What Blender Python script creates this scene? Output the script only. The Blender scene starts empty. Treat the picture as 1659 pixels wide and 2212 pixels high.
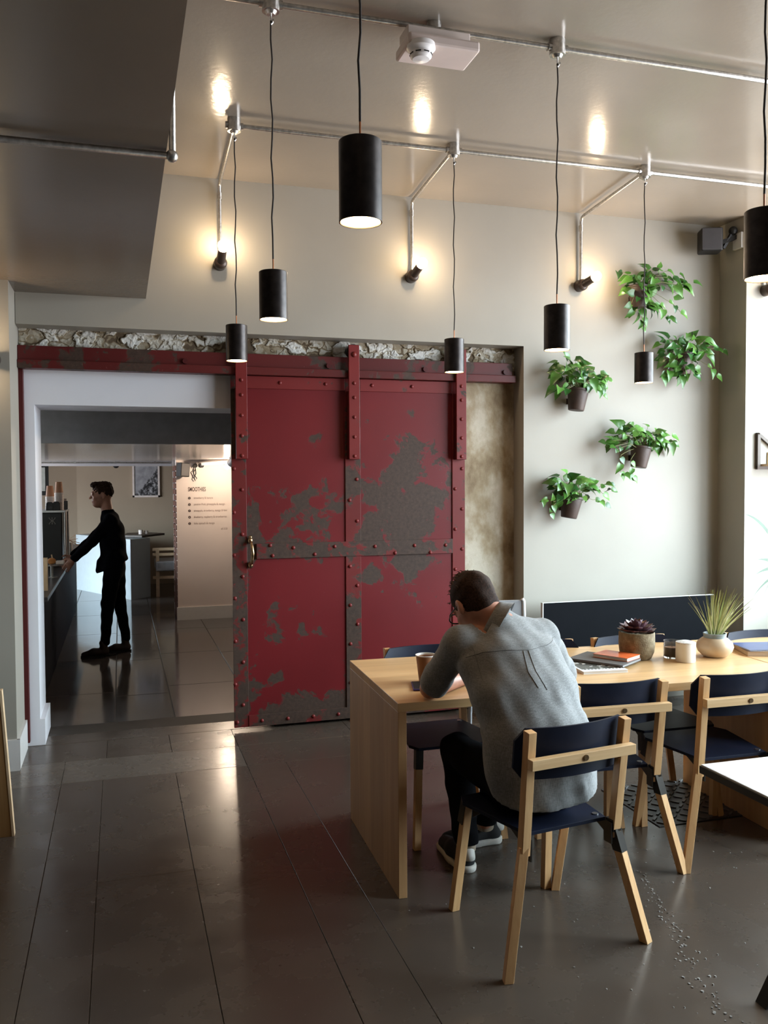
import bpy, bmesh, math, random
import numpy as np
from mathutils import Vector, Matrix, Euler
from mathutils.bvhtree import BVHTree

S = bpy.context.scene
PI = math.pi
# ------------------------------------------------------------------ camera
def make_camera():
    yaw, pitch, roll, f = 0.294634, 0.034385, -0.005266, 1876.1
    cam = bpy.data.cameras.new('camera'); o = bpy.data.objects.new('camera', cam)
    S.collection.objects.link(o)
    fwd = Vector((math.sin(yaw)*math.cos(pitch), math.cos(yaw)*math.cos(pitch), -math.sin(pitch)))
    right = Vector((math.cos(yaw), -math.sin(yaw), 0)); up = right.cross(fwd)
    r = right*math.cos(roll)+up*math.sin(roll); u = -right*math.sin(roll)+up*math.cos(roll)
    o.matrix_world = Matrix(((r.x, u.x, -fwd.x, 0), (r.y, u.y, -fwd.y, 0), (r.z, u.z, -fwd.z, 1.6), (0, 0, 0, 1)))
    cam.sensor_fit = 'VERTICAL'; cam.sensor_height = 24.0; cam.lens = f/2212*24.0
    cam.clip_start = 0.02; cam.clip_end = 200
    S.camera = o
make_camera()
# ------------------------------------------------------------------ world, exposure
SKY = 37.0
w = bpy.data.worlds.new('overcast_sky'); S.world = w; w.use_nodes = True
nt = w.node_tree; nt.nodes.clear()
out = nt.nodes.new('ShaderNodeOutputWorld'); bg = nt.nodes.new('ShaderNodeBackground')
tc = nt.nodes.new('ShaderNodeTexCoord'); sx = nt.nodes.new('ShaderNodeSeparateXYZ'); cr = nt.nodes.new('ShaderNodeValToRGB')
nt.links.new(tc.outputs['Generated'], sx.inputs[0]); nt.links.new(sx.outputs['Z'], cr.inputs[0])
e = cr.color_ramp.elements
e[0].position = 0.0; e[0].color = (0.30, 0.31, 0.33, 1)
e[1].position = 1.0; e[1].color = (1.10, 1.36, 1.50, 1)   # overcast: zenith brighter than the horizon
n = cr.color_ramp.elements.new(0.02); n.color = (0.34, 0.38, 0.41, 1)
n = cr.color_ramp.elements.new(0.10); n.color = (0.46, 0.56, 0.62, 1)
nt.links.new(cr.outputs[0], bg.inputs[0]); bg.inputs[1].default_value = SKY
nt.links.new(bg.outputs[0], out.inputs[0])
S.view_settings.view_transform = 'Standard'; S.view_settings.look = 'None'
S.view_settings.gamma = 1.0; S.view_settings.use_curve_mapping = False
S.view_settings.exposure = 0.0
S.cycles.use_denoising = True
S.cycles.max_bounces = 7; S.cycles.diffuse_bounces = 4; S.cycles.glossy_bounces = 4
S.cycles.caustics_reflective = False; S.cycles.caustics_refractive = False
S.cycles.sample_clamp_indirect = 6.0

def light(name, kind, loc, energy, color, rot=None, **kw):
    l = bpy.data.lights.new(name, kind); l.energy = energy; l.color = color
    for k, v in kw.items(): setattr(l, k, v)
    o = bpy.data.objects.new(name, l); S.collection.objects.link(o); o.location = loc
    if rot: o.rotation_euler = rot
    return o
WX = 4.75
WIN = (0.8, 5.05, 0.62, 3.36)      # street windows in the right wall: y0, y1, z0, z1
p = light('street_window_daylight', 'AREA', (WX+.12, (WIN[0]+WIN[1])/2, (WIN[2]+WIN[3])/2), 1, (1, 1, 1), (0, PI/2, 0),
          shape='RECTANGLE', size=WIN[3]-WIN[2], size_y=WIN[1]-WIN[0])
p.data.cycles.is_portal = True
p = light('far_window_daylight', 'AREA', (-3.12, 11.8, 1.0), 1, (1, 1, 1), (0, -PI/2, 0),
          shape='RECTANGLE', size=1.5, size_y=3.6)
p.data.cycles.is_portal = True

# ------------------------------------------------------------------ helpers: things
def link(o): S.collection.objects.link(o); return o
def tag(o, label=None, cat=None, group=None, kind=None):
    if label: o['label'] = label
    if cat: o['category'] = cat
    if group: o['group'] = group
    if kind: o['kind'] = kind
    return o
def thing(name, loc=(0, 0, 0), rz=0.0, label=None, cat=None, group=None, kind=None):
    o = bpy.data.objects.new(name, None); link(o); o.empty_display_size = 0.05
    o.location = loc; o.rotation_euler = (0, 0, rz)
    return tag(o, label, cat, group, kind)
def inv(root): return (Matrix.Translation(root.location) @ root.rotation_euler.to_matrix().to_4x4()).inverted()

class MB:
    def __init__(s): s.v = []; s.f = []; s.m = []; s.cur = 0
    def add(s, vs, fs):
        o = len(s.v); s.v += [tuple(v) for v in vs]; s.f += [tuple(i+o for i in f) for f in fs]; s.m += [s.cur]*len(fs); return s
    def mat(s, i): s.cur = i; return s
    def lohi(s, a, b, M=None):
        x0, y0, z0 = a; x1, y1, z1 = b
        vs = [Vector(p) for p in ((x0,y0,z0),(x1,y0,z0),(x1,y1,z0),(x0,y1,z0),(x0,y0,z1),(x1,y0,z1),(x1,y1,z1),(x0,y1,z1))]
        if M: vs = [M @ v for v in vs]
        return s.add(vs, [(0,3,2,1),(4,5,6,7),(0,1,5,4),(1,2,6,5),(2,3,7,6),(3,0,4,7)])
    def box(s, c, size, M=None):
        a = [c[i]-size[i]/2 for i in range(3)]; b = [c[i]+size[i]/2 for i in range(3)]
        return s.lohi(a, b, M)
    def bar(s, p0, p1, w, d, hint=(1, 0, 0), flat=None):
        """rectangular bar p0->p1; w across hint direction; flat='z' cuts the ends horizontally"""
        p0 = Vector(p0); p1 = Vector(p1); ax = (p1-p0).normalized(); h = Vector(hint)
        a = (h-ax*h.dot(ax)).normalized(); b = ax.cross(a)
        vs = []
        for p in (p0, p1):
            for i, j in ((-1,-1),(1,-1),(1,1),(-1,1)):
                q = p+a*(i*w/2)+b*(j*d/2)
                if flat: q = q+ax*((p.z-q.z)/ax.z)
                vs.append(q)
        return s.add(vs, [(0,3,2,1),(4,5,6,7),(0,1,5,4),(1,2,6,5),(2,3,7,6),(3,0,4,7)])
    def cyl(s, p0, p1, r0, r1=None, n=20, caps=(True, True)):
        r1 = r0 if r1 is None else r1
        p0 = Vector(p0); p1 = Vector(p1); ax = (p1-p0).normalized()
        h = Vector((0,0,1)) if abs(ax.z) < .9 else Vector((1,0,0)); a = (h-ax*h.dot(ax)).normalized(); b = ax.cross(a)
        vs = []
        for p, r in ((p0, r0), (p1, r1)):
            for i in range(n):
                t = 2*PI*i/n; vs.append(p+a*(r*math.cos(t))+b*(r*math.sin(t)))
        fs = [(i, (i+1) % n, n+(i+1) % n, n+i) for i in range(n)]
        if caps[0]: fs.append(tuple(range(n-1, -1, -1)))
        if caps[1]: fs.append(tuple(range(n, 2*n)))
        return s.add(vs, fs)
    def tube(s, path, r, n=8, caps=True):
        path = [Vector(p) for p in path]; rr = r if isinstance(r, (list, tuple)) else [r]*len(path)
        vs = []; a = None
        for i, p in enumerate(path):
            t = (path[min(i+1, len(path)-1)]-path[max(i-1, 0)]).normalized()
            if a is None:
                h = Vector((0,0,1)) if abs(t.z) < .9 else Vector((1,0,0)); a = (h-t*h.dot(t)).normalized()
            else: a = (a-t*a.dot(t)).normalized()
            b = t.cross(a)
            for k in range(n):
                q = 2*PI*k/n; vs.append(p+a*(rr[i]*math.cos(q))+b*(rr[i]*math.sin(q)))
        fs = []
        for i in range(len(path)-1):
            for k in range(n): fs.append((i*n+k, i*n+(k+1) % n, (i+1)*n+(k+1) % n, (i+1)*n+k))
        if caps: fs.append(tuple(range(n-1, -1, -1))); fs.append(tuple((len(path)-1)*n+k for k in range(n)))
        return s.add(vs, fs)
    def lathe(s, prof, c=(0, 0, 0), n=32, M=None):
        """prof: list of (r, z)"""
        vs = []; c = Vector(c)
        for r, z in prof:
            for k in range(n):
                t = 2*PI*k/n; v = Vector((r*math.cos(t), r*math.sin(t), z))
                if M: v = M @ v
                vs.append(c+v)
        fs = []
        for i in range(len(prof)-1):
            for k in range(n): fs.append((i*n+k, i*n+(k+1) % n, (i+1)*n+(k+1) % n, (i+1)*n+k))
        if prof[0][0] > 1e-5 and False: pass
        return s.add(vs, fs)
    def prism(s, poly, z0, z1, M=None):
        n = len(poly); vs = [Vector((x, y, z0)) for x, y in poly]+[Vector((x, y, z1)) for x, y in poly]
        if M: vs = [M @ v for v in vs]
        fs = [tuple(range(n-1, -1, -1)), tuple(range(n, 2*n))]+[(i, (i+1) % n, n+(i+1) % n, n+i) for i in range(n)]
        return s.add(vs, fs)
    def sphere(s, c, r, n=16, m=10, sc=(1, 1, 1)):
        c = Vector(c); vs = []
        for i in range(m+1):
            th = PI*i/m
            for k in range(n):
                t = 2*PI*k/n; vs.append(c+Vector((r*math.sin(th)*math.cos(t)*sc[0], r*math.sin(th)*math.sin(t)*sc[1], -r*math.cos(th)*sc[2])))
        fs = [(i*n+k, i*n+(k+1) % n, (i+1)*n+(k+1) % n, (i+1)*n+k) for i in range(m) for k in range(n)]
        return s.add(vs, fs)
    def data(s, name, smooth=None):
        me = bpy.data.meshes.new(name); me.from_pydata(s.v, [], s.f); me.update()
        bm = bmesh.new(); bm.from_mesh(me); bmesh.ops.remove_doubles(bm, verts=bm.verts, dist=1e-6)
        bmesh.ops.dissolve_degenerate(bm, dist=1e-7, edges=bm.edges)
        bmesh.ops.recalc_face_normals(bm, faces=bm.faces); 
        bm.to_mesh(me); bm.free()
        if smooth:
            me.polygons.foreach_set('use_smooth', [True]*len(me.polygons)); me.set_sharp_from_angle(angle=math.radians(smooth))
        return me
    def build(s, name, mats, parent=None, world=False, smooth=None, bevel=0, label=None, kind=None):
        """one mesh object; world=True: coordinates are world ones and are moved into the parent's frame"""
        mats = mats if isinstance(mats, (list, tuple)) else [mats]
        if len(mats) > 1:
            me = bpy.data.meshes.new(name); me.from_pydata(s.v, [], s.f); me.polygons.foreach_set('material_index', s.m); me.update()
            bm = bmesh.new(); bm.from_mesh(me); bmesh.ops.recalc_face_normals(bm, faces=bm.faces); bm.to_mesh(me); bm.free()
            if smooth: me.polygons.foreach_set('use_smooth', [True]*len(me.polygons)); me.set_sharp_from_angle(angle=math.radians(smooth))
        else: me = s.data(name, smooth)
        if world and parent: me.transform(inv(parent))
        for m in mats: me.materials.append(m)
        o = bpy.data.objects.new(name, me); link(o)
        if parent: o.parent = parent
        if bevel:
            b = o.modifiers.new('bevel', 'BEVEL'); b.width = bevel; b.segments = 2; b.limit_method = 'ANGLE'; b.angle_limit = math.radians(40)
            b.harden_normals = False
        if label: o['label'] = label
        if kind: o['kind'] = kind
        return o
def structure(name, mb, m, smooth=None, parent=None, label=None):
    o = mb.build(name, m, parent, smooth=smooth); o['kind'] = 'structure'
    if label: o['label'] = label
    return o
def copy_tree(o, parent=None, linked=True):
    c = o.copy(); link(c)
    if parent: c.parent = parent
    for ch in list(o.children): copy_tree(ch, c)
    return c

# ------------------------------------------------------------------ materials
def new_mat(name):
    m = bpy.data.materials.new(name); m.use_nodes = True; return m, m.node_tree, m.node_tree.nodes['Principled BSDF']
def ramp(nt, fac, stops, interp='LINEAR'):
    r = nt.nodes.new('ShaderNodeValToRGB'); r.color_ramp.interpolation = interp
    el = r.color_ramp.elements
    while len(el) < len(stops): el.new(0.5)
    for e_, (p_, c_) in zip(el, stops): e_.position = p_; e_.color = (*c_, 1) if len(c_) == 3 else c_
    nt.links.new(fac, r.inputs[0]); return r.outputs[0]
def coords(nt, scale=(1, 1, 1), kind='Object', rot=(0, 0, 0)):
    t = nt.nodes.new('ShaderNodeTexCoord'); mp = nt.nodes.new('ShaderNodeMapping')
    mp.inputs['Scale'].default_value = scale; mp.inputs['Rotation'].default_value = rot
    nt.links.new(t.outputs[kind], mp.inputs[0]); return mp.outputs[0]
def noise(nt, vec, scale, detail=4, rough=.5, dist=0):
    n = nt.nodes.new('ShaderNodeTexNoise'); n.inputs['Scale'].default_value = scale; n.inputs['Detail'].default_value = detail
    n.inputs['Roughness'].default_value = rough; n.inputs['Distortion'].default_value = dist
    if vec is not None: nt.links.new(vec, n.inputs['Vector'])
    return n.outputs['Fac']
def mix(nt, fac, a, b, mode='MIX'):
    m = nt.nodes.new('ShaderNodeMix'); m.data_type = 'RGBA'; m.blend_type = mode
    for i, x in ((0, fac), (6, a), (7, b)):
        if isinstance(x, (int, float)): m.inputs[i].default_value = x
        elif isinstance(x, tuple): m.inputs[i].default_value = (*x, 1) if len(x) == 3 else x
        else: nt.links.new(x, m.inputs[i])
    return m.outputs[2]
def math_(nt, op, a, b=0.0, c=None, clamp=False):
    m = nt.nodes.new('ShaderNodeMath'); m.operation = op; m.use_clamp = clamp
    for i, x in enumerate((a, b) if c is None else (a, b, c)):
        if isinstance(x, (int, float)): m.inputs[i].default_value = x
        else: nt.links.new(x, m.inputs[i])
    return m.outputs[0]
def bump(nt, b, height, strength=.2, dist=.01):
    n = nt.nodes.new('ShaderNodeBump'); n.inputs['Strength'].default_value = strength; n.inputs['Distance'].default_value = dist
    nt.links.new(height, n.inputs['Height']); nt.links.new(n.outputs[0], b.inputs['Normal'])
def plain(name, col, rough=.5, metal=0, var=.12, scale=12, bmp=0, bscale=80, coat=0, spec=None, sheen=0):
    m, nt, b = new_mat(name); v = coords(nt)
    f = noise(nt, v, scale, 4)
    lo = tuple(c*(1-var) for c in col); hi = tuple(min(1, c*(1+var)) for c in col)
    nt.links.new(ramp(nt, f, [(.3, lo), (.7, hi)]), b.inputs['Base Color'])
    b.inputs['Roughness'].default_value = rough; b.inputs['Metallic'].default_value = metal
    if coat: b.inputs['Coat Weight'].default_value = coat; b.inputs['Coat Roughness'].default_value = .1
    if spec is not None: b.inputs['Specular IOR Level'].default_value = spec
    if sheen: b.inputs['Sheen Weight'].default_value = sheen
    if bmp: bump(nt, b, noise(nt, v, bscale, 3), bmp, .003)
    return m
def wood(name, dark, light_, axis='z', scale=1.0, rough=.5, staves=0, spec=.5):
    m, nt, b = new_mat(name)
    sc = {'x': (1.2, 22, 22), 'y': (22, 1.2, 22), 'z': (22, 22, 1.2)}[axis]
    v = coords(nt, tuple(s_*scale for s_ in sc))
    f = noise(nt, v, 1.6, 6, .6, .6); f2 = noise(nt, v, 7, 3, .6)
    c = ramp(nt, f, [(.25, dark), (.5, tuple((a+b_)/2 for a, b_ in zip(dark, light_))), (.75, light_)])
    c = mix(nt, math_(nt, 'MULTIPLY', f2, .25), c, dark)
    if staves:
        vv = coords(nt, (1, 1, 1)); s3 = nt.nodes.new('ShaderNodeSeparateXYZ'); nt.links.new(vv, s3.inputs[0])
        a_ = s3.outputs['Y']
        cell = math_(nt, 'FLOOR', math_(nt, 'MULTIPLY', a_, staves))
        wn = nt.nodes.new('ShaderNodeTexWhiteNoise'); wn.noise_dimensions = '1D'; nt.links.new(cell, wn.inputs['W'])
        c = mix(nt, math_(nt, 'MULTIPLY', wn.outputs['Value'], .38), c, tuple(x*.62 for x in dark))
    nt.links.new(c, b.inputs['Base Color']); b.inputs['Roughness'].default_value = rough
    b.inputs['Specular IOR Level'].default_value = spec; bump(nt, b, f2, .08, .002); return m
def emit(name, col, strength):
    m, nt, b = new_mat(name); b.inputs['Base Color'].default_value = (*col, 1)
    b.inputs['Emission Color'].default_value = (*col, 1); b.inputs['Emission Strength'].default_value = strength; return m
def glossy_paint(name, col, rough, bmp=.03, var=.04):
    m, nt, b = new_mat(name); v = coords(nt)
    f = noise(nt, v, 2.2, 4)
    nt.links.new(ramp(nt, f, [(.3, tuple(c*(1-var) for c in col)), (.7, tuple(c*(1+var) for c in col))]), b.inputs['Base Color'])
    b.inputs['Roughness'].default_value = rough
    if bmp: bump(nt, b, noise(nt, v, 38, 4), bmp, .01)
    return m

M = {}
M['wall'] = glossy_paint('greige_wall_paint', (.315, .29, .245), .55, .02)
M['wall_dim'] = glossy_paint('low_bounce_wall_paint', (.12, .10, .085), .55, .02)  # unseen side and rear walls, darkened to cut bounced light
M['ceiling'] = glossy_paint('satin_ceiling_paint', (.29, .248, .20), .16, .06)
M['bulkhead'] = glossy_paint('satin_bulkhead_paint_shaded', (.155, .122, .092), .26, .05)  # same paint as the ceiling; the dim light underneath is painted in darker
M['white'] = glossy_paint('white_paint', (.66, .65, .68), .5, .02)
M['skirt'] = plain('skirting_paint', (.62, .60, .58), .35, var=.03)
M['farwall'] = glossy_paint('beige_paint', (.35, .275, .20), .6, .02)
M['farceil'] = glossy_paint('far_ceiling_paint', (.42, .38, .36), .16, .04)
M['menuwall'] = glossy_paint('menu_wall_paint', (.72, .62, .57), .5, .02)
def floor_mat(name, col, rough, scuff, bm_=.09):
    m, nt, b = new_mat(name); v = coords(nt)
    f = noise(nt, v, 1.3, 6, .6, .3); g = noise(nt, v, 28, 5, .65); h = noise(nt, v, 170, 2, .5)
    c = ramp(nt, f, [(.3, tuple(x*.88 for x in col)), (.7, tuple(x*1.10 for x in col))])
    c = mix(nt, ramp(nt, g, [(.60, (0, 0, 0)), (.74, (scuff, scuff, scuff))]), c, tuple(x*1.9 for x in col))
    c = mix(nt, ramp(nt, h, [(.74, (0, 0, 0)), (.78, (1, 1, 1))]), c, (.24, .22, .2))
    nt.links.new(c, b.inputs['Base Color'])
    r = ramp(nt, noise(nt, v, 3.1, 5, .6), [(.3, (rough*.75,)*3), (.75, (rough*1.4,)*3)])
    nt.links.new(r, b.inputs['Roughness']); b.inputs['Specular IOR Level'].default_value = .62
    hh = math_(nt, 'ADD', math_(nt, 'MULTIPLY', noise(nt, v, 9, 4), .5), math_(nt, 'MULTIPLY', g, .25))
    bump(nt, b, hh, bm_, .01)
    return m
M['floor'] = floor_mat('painted_slab', (.066, .050, .039), .25, .0)
M['floor_dark'] = plain('dark_slab_bed', (.035, .028, .022), .6)  # dark bed colour that shows in the slab joints
M['floor_rough'] = floor_mat('rough_slab', (.10, .083, .068), .24, .8)
M['floor_far'] = floor_mat('far_painted_slab', (.085, .072, .066), .10, .0, .03)
M['floor_far'].node_tree.nodes['Principled BSDF'].inputs['Specular IOR Level'].default_value = .95
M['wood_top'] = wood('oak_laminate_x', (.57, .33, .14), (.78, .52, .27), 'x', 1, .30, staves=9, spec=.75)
M['wood_side'] = wood('oak_laminate_z_shaded', (.42, .225, .095), (.58, .335, .155), 'z', 1, .45, staves=9)  # same oak as the top; shade on the end panels painted darker
M['chair_wood'] = wood('beech', (.52, .28, .115), (.68, .42, .20), 'z', 1.3, .45)
M['chair_wood_x'] = wood('beech_bar', (.56, .34, .16), (.72, .49, .26), 'x', 1.3, .45)
M['ply'] = wood('pine_board', (.26, .13, .045), (.40, .23, .09), 'z', 1, .55)
M['ply_edge'] = plain('board_edge', (.62, .44, .27), .6)
M['navy'] = plain('navy_laminate', (.0065, .009, .022), .5, var=.2, spec=.16)
M['blackmetal'] = plain('black_steel', (.015, .014, .014), .42, .3)
M['bracket'] = plain('dark_bracket', (.045, .04, .035), .35, .8)
M['steel'] = plain('zinc', (.6, .6, .6), .3, 1)
M['conduit'] = plain('galvanised_conduit', (.55, .53, .5), .28, .9, var=.25, scale=60)
M['shade'] = plain('raw_steel_shade', (.036, .029, .027), .36, .7, var=.4, scale=30)
M['shade_in'] = plain('shade_inner', (.8, .55, .3), .35, .3)
M['cable'] = plain('black_cable', (.02, .015, .012), .7)
M['copper'] = plain('copper_cord', (.35, .12, .04), .4, .6)
M['bulb'] = emit('warm_bulb', (1, .76, .50), 210)
M['disc'] = emit('warm_lamp_disc', (1, .60, .26), 60)
M['farbulb'] = emit('far_spot_bulb', (1, .80, .60), 800)
M['brownsocket'] = plain('brown_socket', (.05, .032, .024), .35, .2)
M['plastic_white'] = plain('white_plastic', (.72, .64, .60), .35, var=.03)
M['plastic_black'] = plain('black_plastic', (.009, .008, .0075), .5, spec=.3)
M['clear'] = plain('clear_cover', (.8, .8, .8), .08); 
_b = M['clear'].node_tree.nodes['Principled BSDF']; _b.inputs['Transmission Weight'].default_value = .85
M['glass'] = plain('glass', (.95, .93, .9), .04); _b = M['glass'].node_tree.nodes['Principled BSDF']; _b.inputs['Transmission Weight'].default_value = .95; _b.inputs['IOR'].default_value = 1.4
M['brass'] = plain('aged_brass', (.33, .22, .12), .28, 1, var=.4, scale=40)
M['white_top'] = plain('white_laminate', (.88, .88, .88), .25, var=.02)
M['black_edge'] = plain('black_edge', (.02, .017, .015), .4)
M['bench_black'] = plain('black_bench_laminate', (.005, .0055, .007), .6, var=.1, spec=.04)
M['pale_edge'] = plain('pale_edge', (.6, .6, .58), .5)
M['grey_chair'] = plain('grey_painted_steel', (.26, .26, .27), .4)
M['counter_navy'] = plain('navy_counter', (.006, .007, .015), .7, spec=.1)
M['skin'] = plain('skin', (.44, .20, .13), .5, var=.1, scale=30)
M['skin2'] = plain('skin_warm', (.40, .19, .13), .5, var=.1, scale=30)
M['hair'] = plain('brown_hair', (.030, .015, .009), .8, var=.5, scale=140, bmp=.5, bscale=260, spec=.15)
M['hair_top'] = plain('brown_hair_lighter', (.070, .038, .022), .7, var=.5, scale=90, spec=.2)
M['trouser'] = plain('black_trousers', (.004, .004, .005), .9, var=.3, spec=.08)
M['jumper'] = plain('black_shirt_cloth', (.004, .004, .006), .95, var=.3, spec=.05)
M['boots'] = plain('brown_boot_leather', (.035, .018, .012), .45)
M['rubber_white'] = plain('off_white_rubber', (.6, .57, .52), .5)
M['suede_black'] = plain('black_suede', (.012, .012, .013), .8)
M['sock'] = plain('beige_sock', (.34, .27, .20), .9)
M['pot'] = plain('brown_pot', (.055, .033, .025), .55, var=.3, bmp=.3, bscale=60)
M['soil'] = plain('soil', (.03, .02, .012), .95, bmp=.8)
M['stem'] = plain('vine_stem', (.16, .17, .06), .6)
def leaf_mat(name, base, vein, amount):
    m, nt, b = new_mat(name); v = coords(nt)
    f = noise(nt, v, 26, 5, .65, .8)
    c = ramp(nt, f, [(.5-amount*.3, base), (.58, tuple(x*1.25 for x in base)), (.72, vein)])
    nt.links.new(c, b.inputs['Base Color']); b.inputs['Roughness'].default_value = .32
    return m
M['leaf'] = [leaf_mat('pothos_leaf', (.045, .125, .018), (.10, .22, .045), 0), leaf_mat('pothos_leaf_variegated', (.05, .15, .022), (.27, .36, .13), .4),
             leaf_mat('pothos_leaf_dark', (.02, .085, .014), (.05, .15, .025), 0), leaf_mat('pothos_leaf_light', (.085, .22, .035), (.27, .40, .12), .2)]
# chambray: fine vertical slub
def chambray():
    m, nt, b = new_mat('grey_chambray'); v = coords(nt, (420, 420, 60)); v2 = coords(nt, (60, 60, 420))
    f = noise(nt, v, 1, 3, .6); g = noise(nt, v2, 1, 3, .6)
    c = ramp(nt, math_(nt, 'ADD', math_(nt, 'MULTIPLY', f, .6), math_(nt, 'MULTIPLY', g, .4)), [(.38, (.13, .132, .13)), (.62, (.26, .262, .262))])
    nt.links.new(c, b.inputs['Base Color']); b.inputs['Roughness'].default_value = .9; b.inputs['Sheen Weight'].default_value = .15
    bump(nt, b, f, .15, .002); return m
M['shirt'] = chambray()
M['seam'] = plain('shirt_seam', (.15, .15, .145), .9)
# red door paint with worn-through patches
def red_paint(name, base, wear, biases, bright=1.0):
    m, nt, b = new_mat(name); v = coords(nt)
    f = noise(nt, v, 4.6, 10, .68, .25); g = noise(nt, v, 45, 4, .7); s_ = noise(nt, v, 1.1, 4, .5)
    t = nt.nodes.new('ShaderNodeTexCoord'); acc = None
    for (cx, cz, rx, rz, amp) in biases:
        mp = nt.nodes.new('ShaderNodeMapping'); mp.vector_type = 'TEXTURE'
        mp.inputs['Location'].default_value = (cx, 0, cz); mp.inputs['Scale'].default_value = (rx, 100, rz)
        nt.links.new(t.outputs['Object'], mp.inputs[0])
        gr = nt.nodes.new('ShaderNodeTexGradient'); gr.gradient_type = 'SPHERICAL'; nt.links.new(mp.outputs[0], gr.inputs[0])
        x = math_(nt, 'MULTIPLY', gr.outputs['Fac'], amp)
        acc = x if acc is None else math_(nt, 'MAXIMUM', acc, x)
    ff = f if acc is None else math_(nt, 'ADD', f, acc)
    mask = ramp(nt, math_(nt, 'ADD', ff, math_(nt, 'MULTIPLY', math_(nt, 'SUBTRACT', g, .5), .05)), [(wear, (0, 0, 0)), (wear+.025, (1, 1, 1))])
    red = ramp(nt, s_, [(.3, tuple(x*.78 for x in base)), (.7, tuple(x*1.1 for x in base))])
    brown = ramp(nt, g, [(.3, (.028, .016, .011)), (.7, (.060, .033, .022))])
    c = mix(nt, mask, red, brown)
    sp = noise(nt, coords(nt, (1, 1, .5)), 120, 3, .6)
    c = mix(nt, ramp(nt, sp, [(.70, (0, 0, 0)), (.76, (.5, .5, .5))]), c, (.30, .18, .17))
    nt.links.new(c, b.inputs['Base Color'])
    nt.links.new(ramp(nt, mask, [(0, (.42,)*3), (1, (.6,)*3)]), b.inputs['Roughness'])
    b.inputs['Specular IOR Level'].default_value = .3
    bump(nt, b, math_(nt, 'SUBTRACT', math_(nt, 'MULTIPLY', g, .3), mask), .12, .004)
    return m
# gradients are in door coordinates: origin at the door's lower left corner
WEAR = [(1.15, 1.45, .55, .55, .34), (1.22, 1.05, .42, .2, .25), (.50, 1.30, .38, .45, .20), (.35, 1.55, .25, .2, .20), (.1, 1.2, .14, .55, .34), (.35, .72, .3, .2, .17),
        (1.25, .95, .45, .14, .22), (.5, .12, .9, .22, .24), (.12, .2, .2, .3, .2), (.3, .33, .12, .14, .3), (.9, .98, .14, .13, .3), (.7, 1.45, .2, .12, .25), (1.2, 2.05, .3, .12, .14)]
M['red'] = red_paint('red_door_paint', (.128, .008, .010), .63, WEAR)
M['red_strap'] = red_paint('red_strap_paint', (.15, .015, .014), .60, [])
M['red_strap_worn'] = red_paint('red_strap_paint_worn', (.13, .015, .014), .47, [])
M['red_rail'] = red_paint('red_rail_paint_shaded', (.088, .011, .010), .54, [])  # red darkened: the weaker light along the rail is painted in
M['red_dark'] = red_paint('red_frame_paint_shaded', (.065, .008, .008), .60, [])  # red darkened further: shade at the left of the recess is painted in
def raw_wall():
    m, nt, b = new_mat('stained_plaster'); v = coords(nt, (1, 1, .6)); v2 = coords(nt)
    f = noise(nt, v, 4.2, 8, .62, .1); g = noise(nt, v2, 30, 6, .7)
    c = ramp(nt, f, [(.36, (.19, .13, .075)), (.48, (.36, .29, .19)), (.62, (.58, .53, .43))])
    c = mix(nt, math_(nt, 'MULTIPLY', g, .35), c, (.24, .18, .11))
    nt.links.new(c, b.inputs['Base Color']); b.inputs['Roughness'].default_value = .9; bump(nt, b, g, .3, .01); return m
M['raw'] = raw_wall()
def flaky():
    m, nt, b = new_mat('flaking_limewash'); v = coords(nt)
    at = nt.nodes.new('ShaderNodeAttribute'); at.attribute_name = 'flake'
    f = noise(nt, v, 7, 6, .6, .6); g = noise(nt, v, 50, 4, .7)
    c = ramp(nt, math_(nt, 'ADD', math_(nt, 'MULTIPLY', at.outputs['Fac'], .75), math_(nt, 'MULTIPLY', f, .3)),
             [(.38, (.10, .065, .035)), (.50, (.26, .20, .12)), (.62, (.46, .42, .34)), (.78, (.66, .65, .61))])
    c = mix(nt, math_(nt, 'MULTIPLY', g, .2), c, (.15, .12, .08))
    nt.links.new(c, b.inputs['Base Color']); b.inputs['Roughness'].default_value = .85; bump(nt, b, g, .4, .006); return m
M['flaky'] = flaky()
M['brick'] = plain('red_brown_brick', (.12, .045, .028), .85, var=.4, scale=25, bmp=.4)
M['mortar'] = plain('mortar', (.22, .17, .13), .95)

# ================================================================== the setting
CE = 3.48          # ceiling height
WY = 5.50          # face of the plastered wall
RY = 5.66          # face of the raw wall in the recess
FZ = -0.12         # floor of the room behind
# floor of the café: a sunk base and painted slabs as pieces
fl = thing('floor', (0, 0, 0), kind='structure')
b_ = MB(); b_.lohi((-3.6, -3.1, -.14), (5.7, 6.08, -.006)); b_.build('slab_bed', M['floor_dark'], fl)
rnd = random.Random(4)
def slab(x0, x1, y0, y1, m, par, top=0.0, gap=.0011):
    t = [top-rnd.uniform(0, .0010) for _ in range(4)]
    x0 += gap; x1 -= gap; y0 += gap; y1 -= gap
    e_ = .0012
    vs = [(x0, y0, top-.03), (x1, y0, top-.03), (x1, y1, top-.03), (x0, y1, top-.03),
          (x0, y0, t[0]-e_), (x1, y0, t[1]-e_), (x1, y1, t[2]-e_), (x0, y1, t[3]-e_),
          (x0+e_, y0+e_, t[0]), (x1-e_, y0+e_, t[1]), (x1-e_, y1-e_, t[2]), (x0+e_, y1-e_, t[3])]
    fs = [(0, 3, 2, 1), (0, 1, 5, 4), (1, 2, 6, 5), (2, 3, 7, 6), (3, 0, 4, 7), (4, 5, 9, 8), (5, 6, 10, 9), (6, 7, 11, 10), (7, 4, 8, 11), (8, 9, 10, 11)]
    return MB().add(vs, fs).build('slab', m, par)
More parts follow.
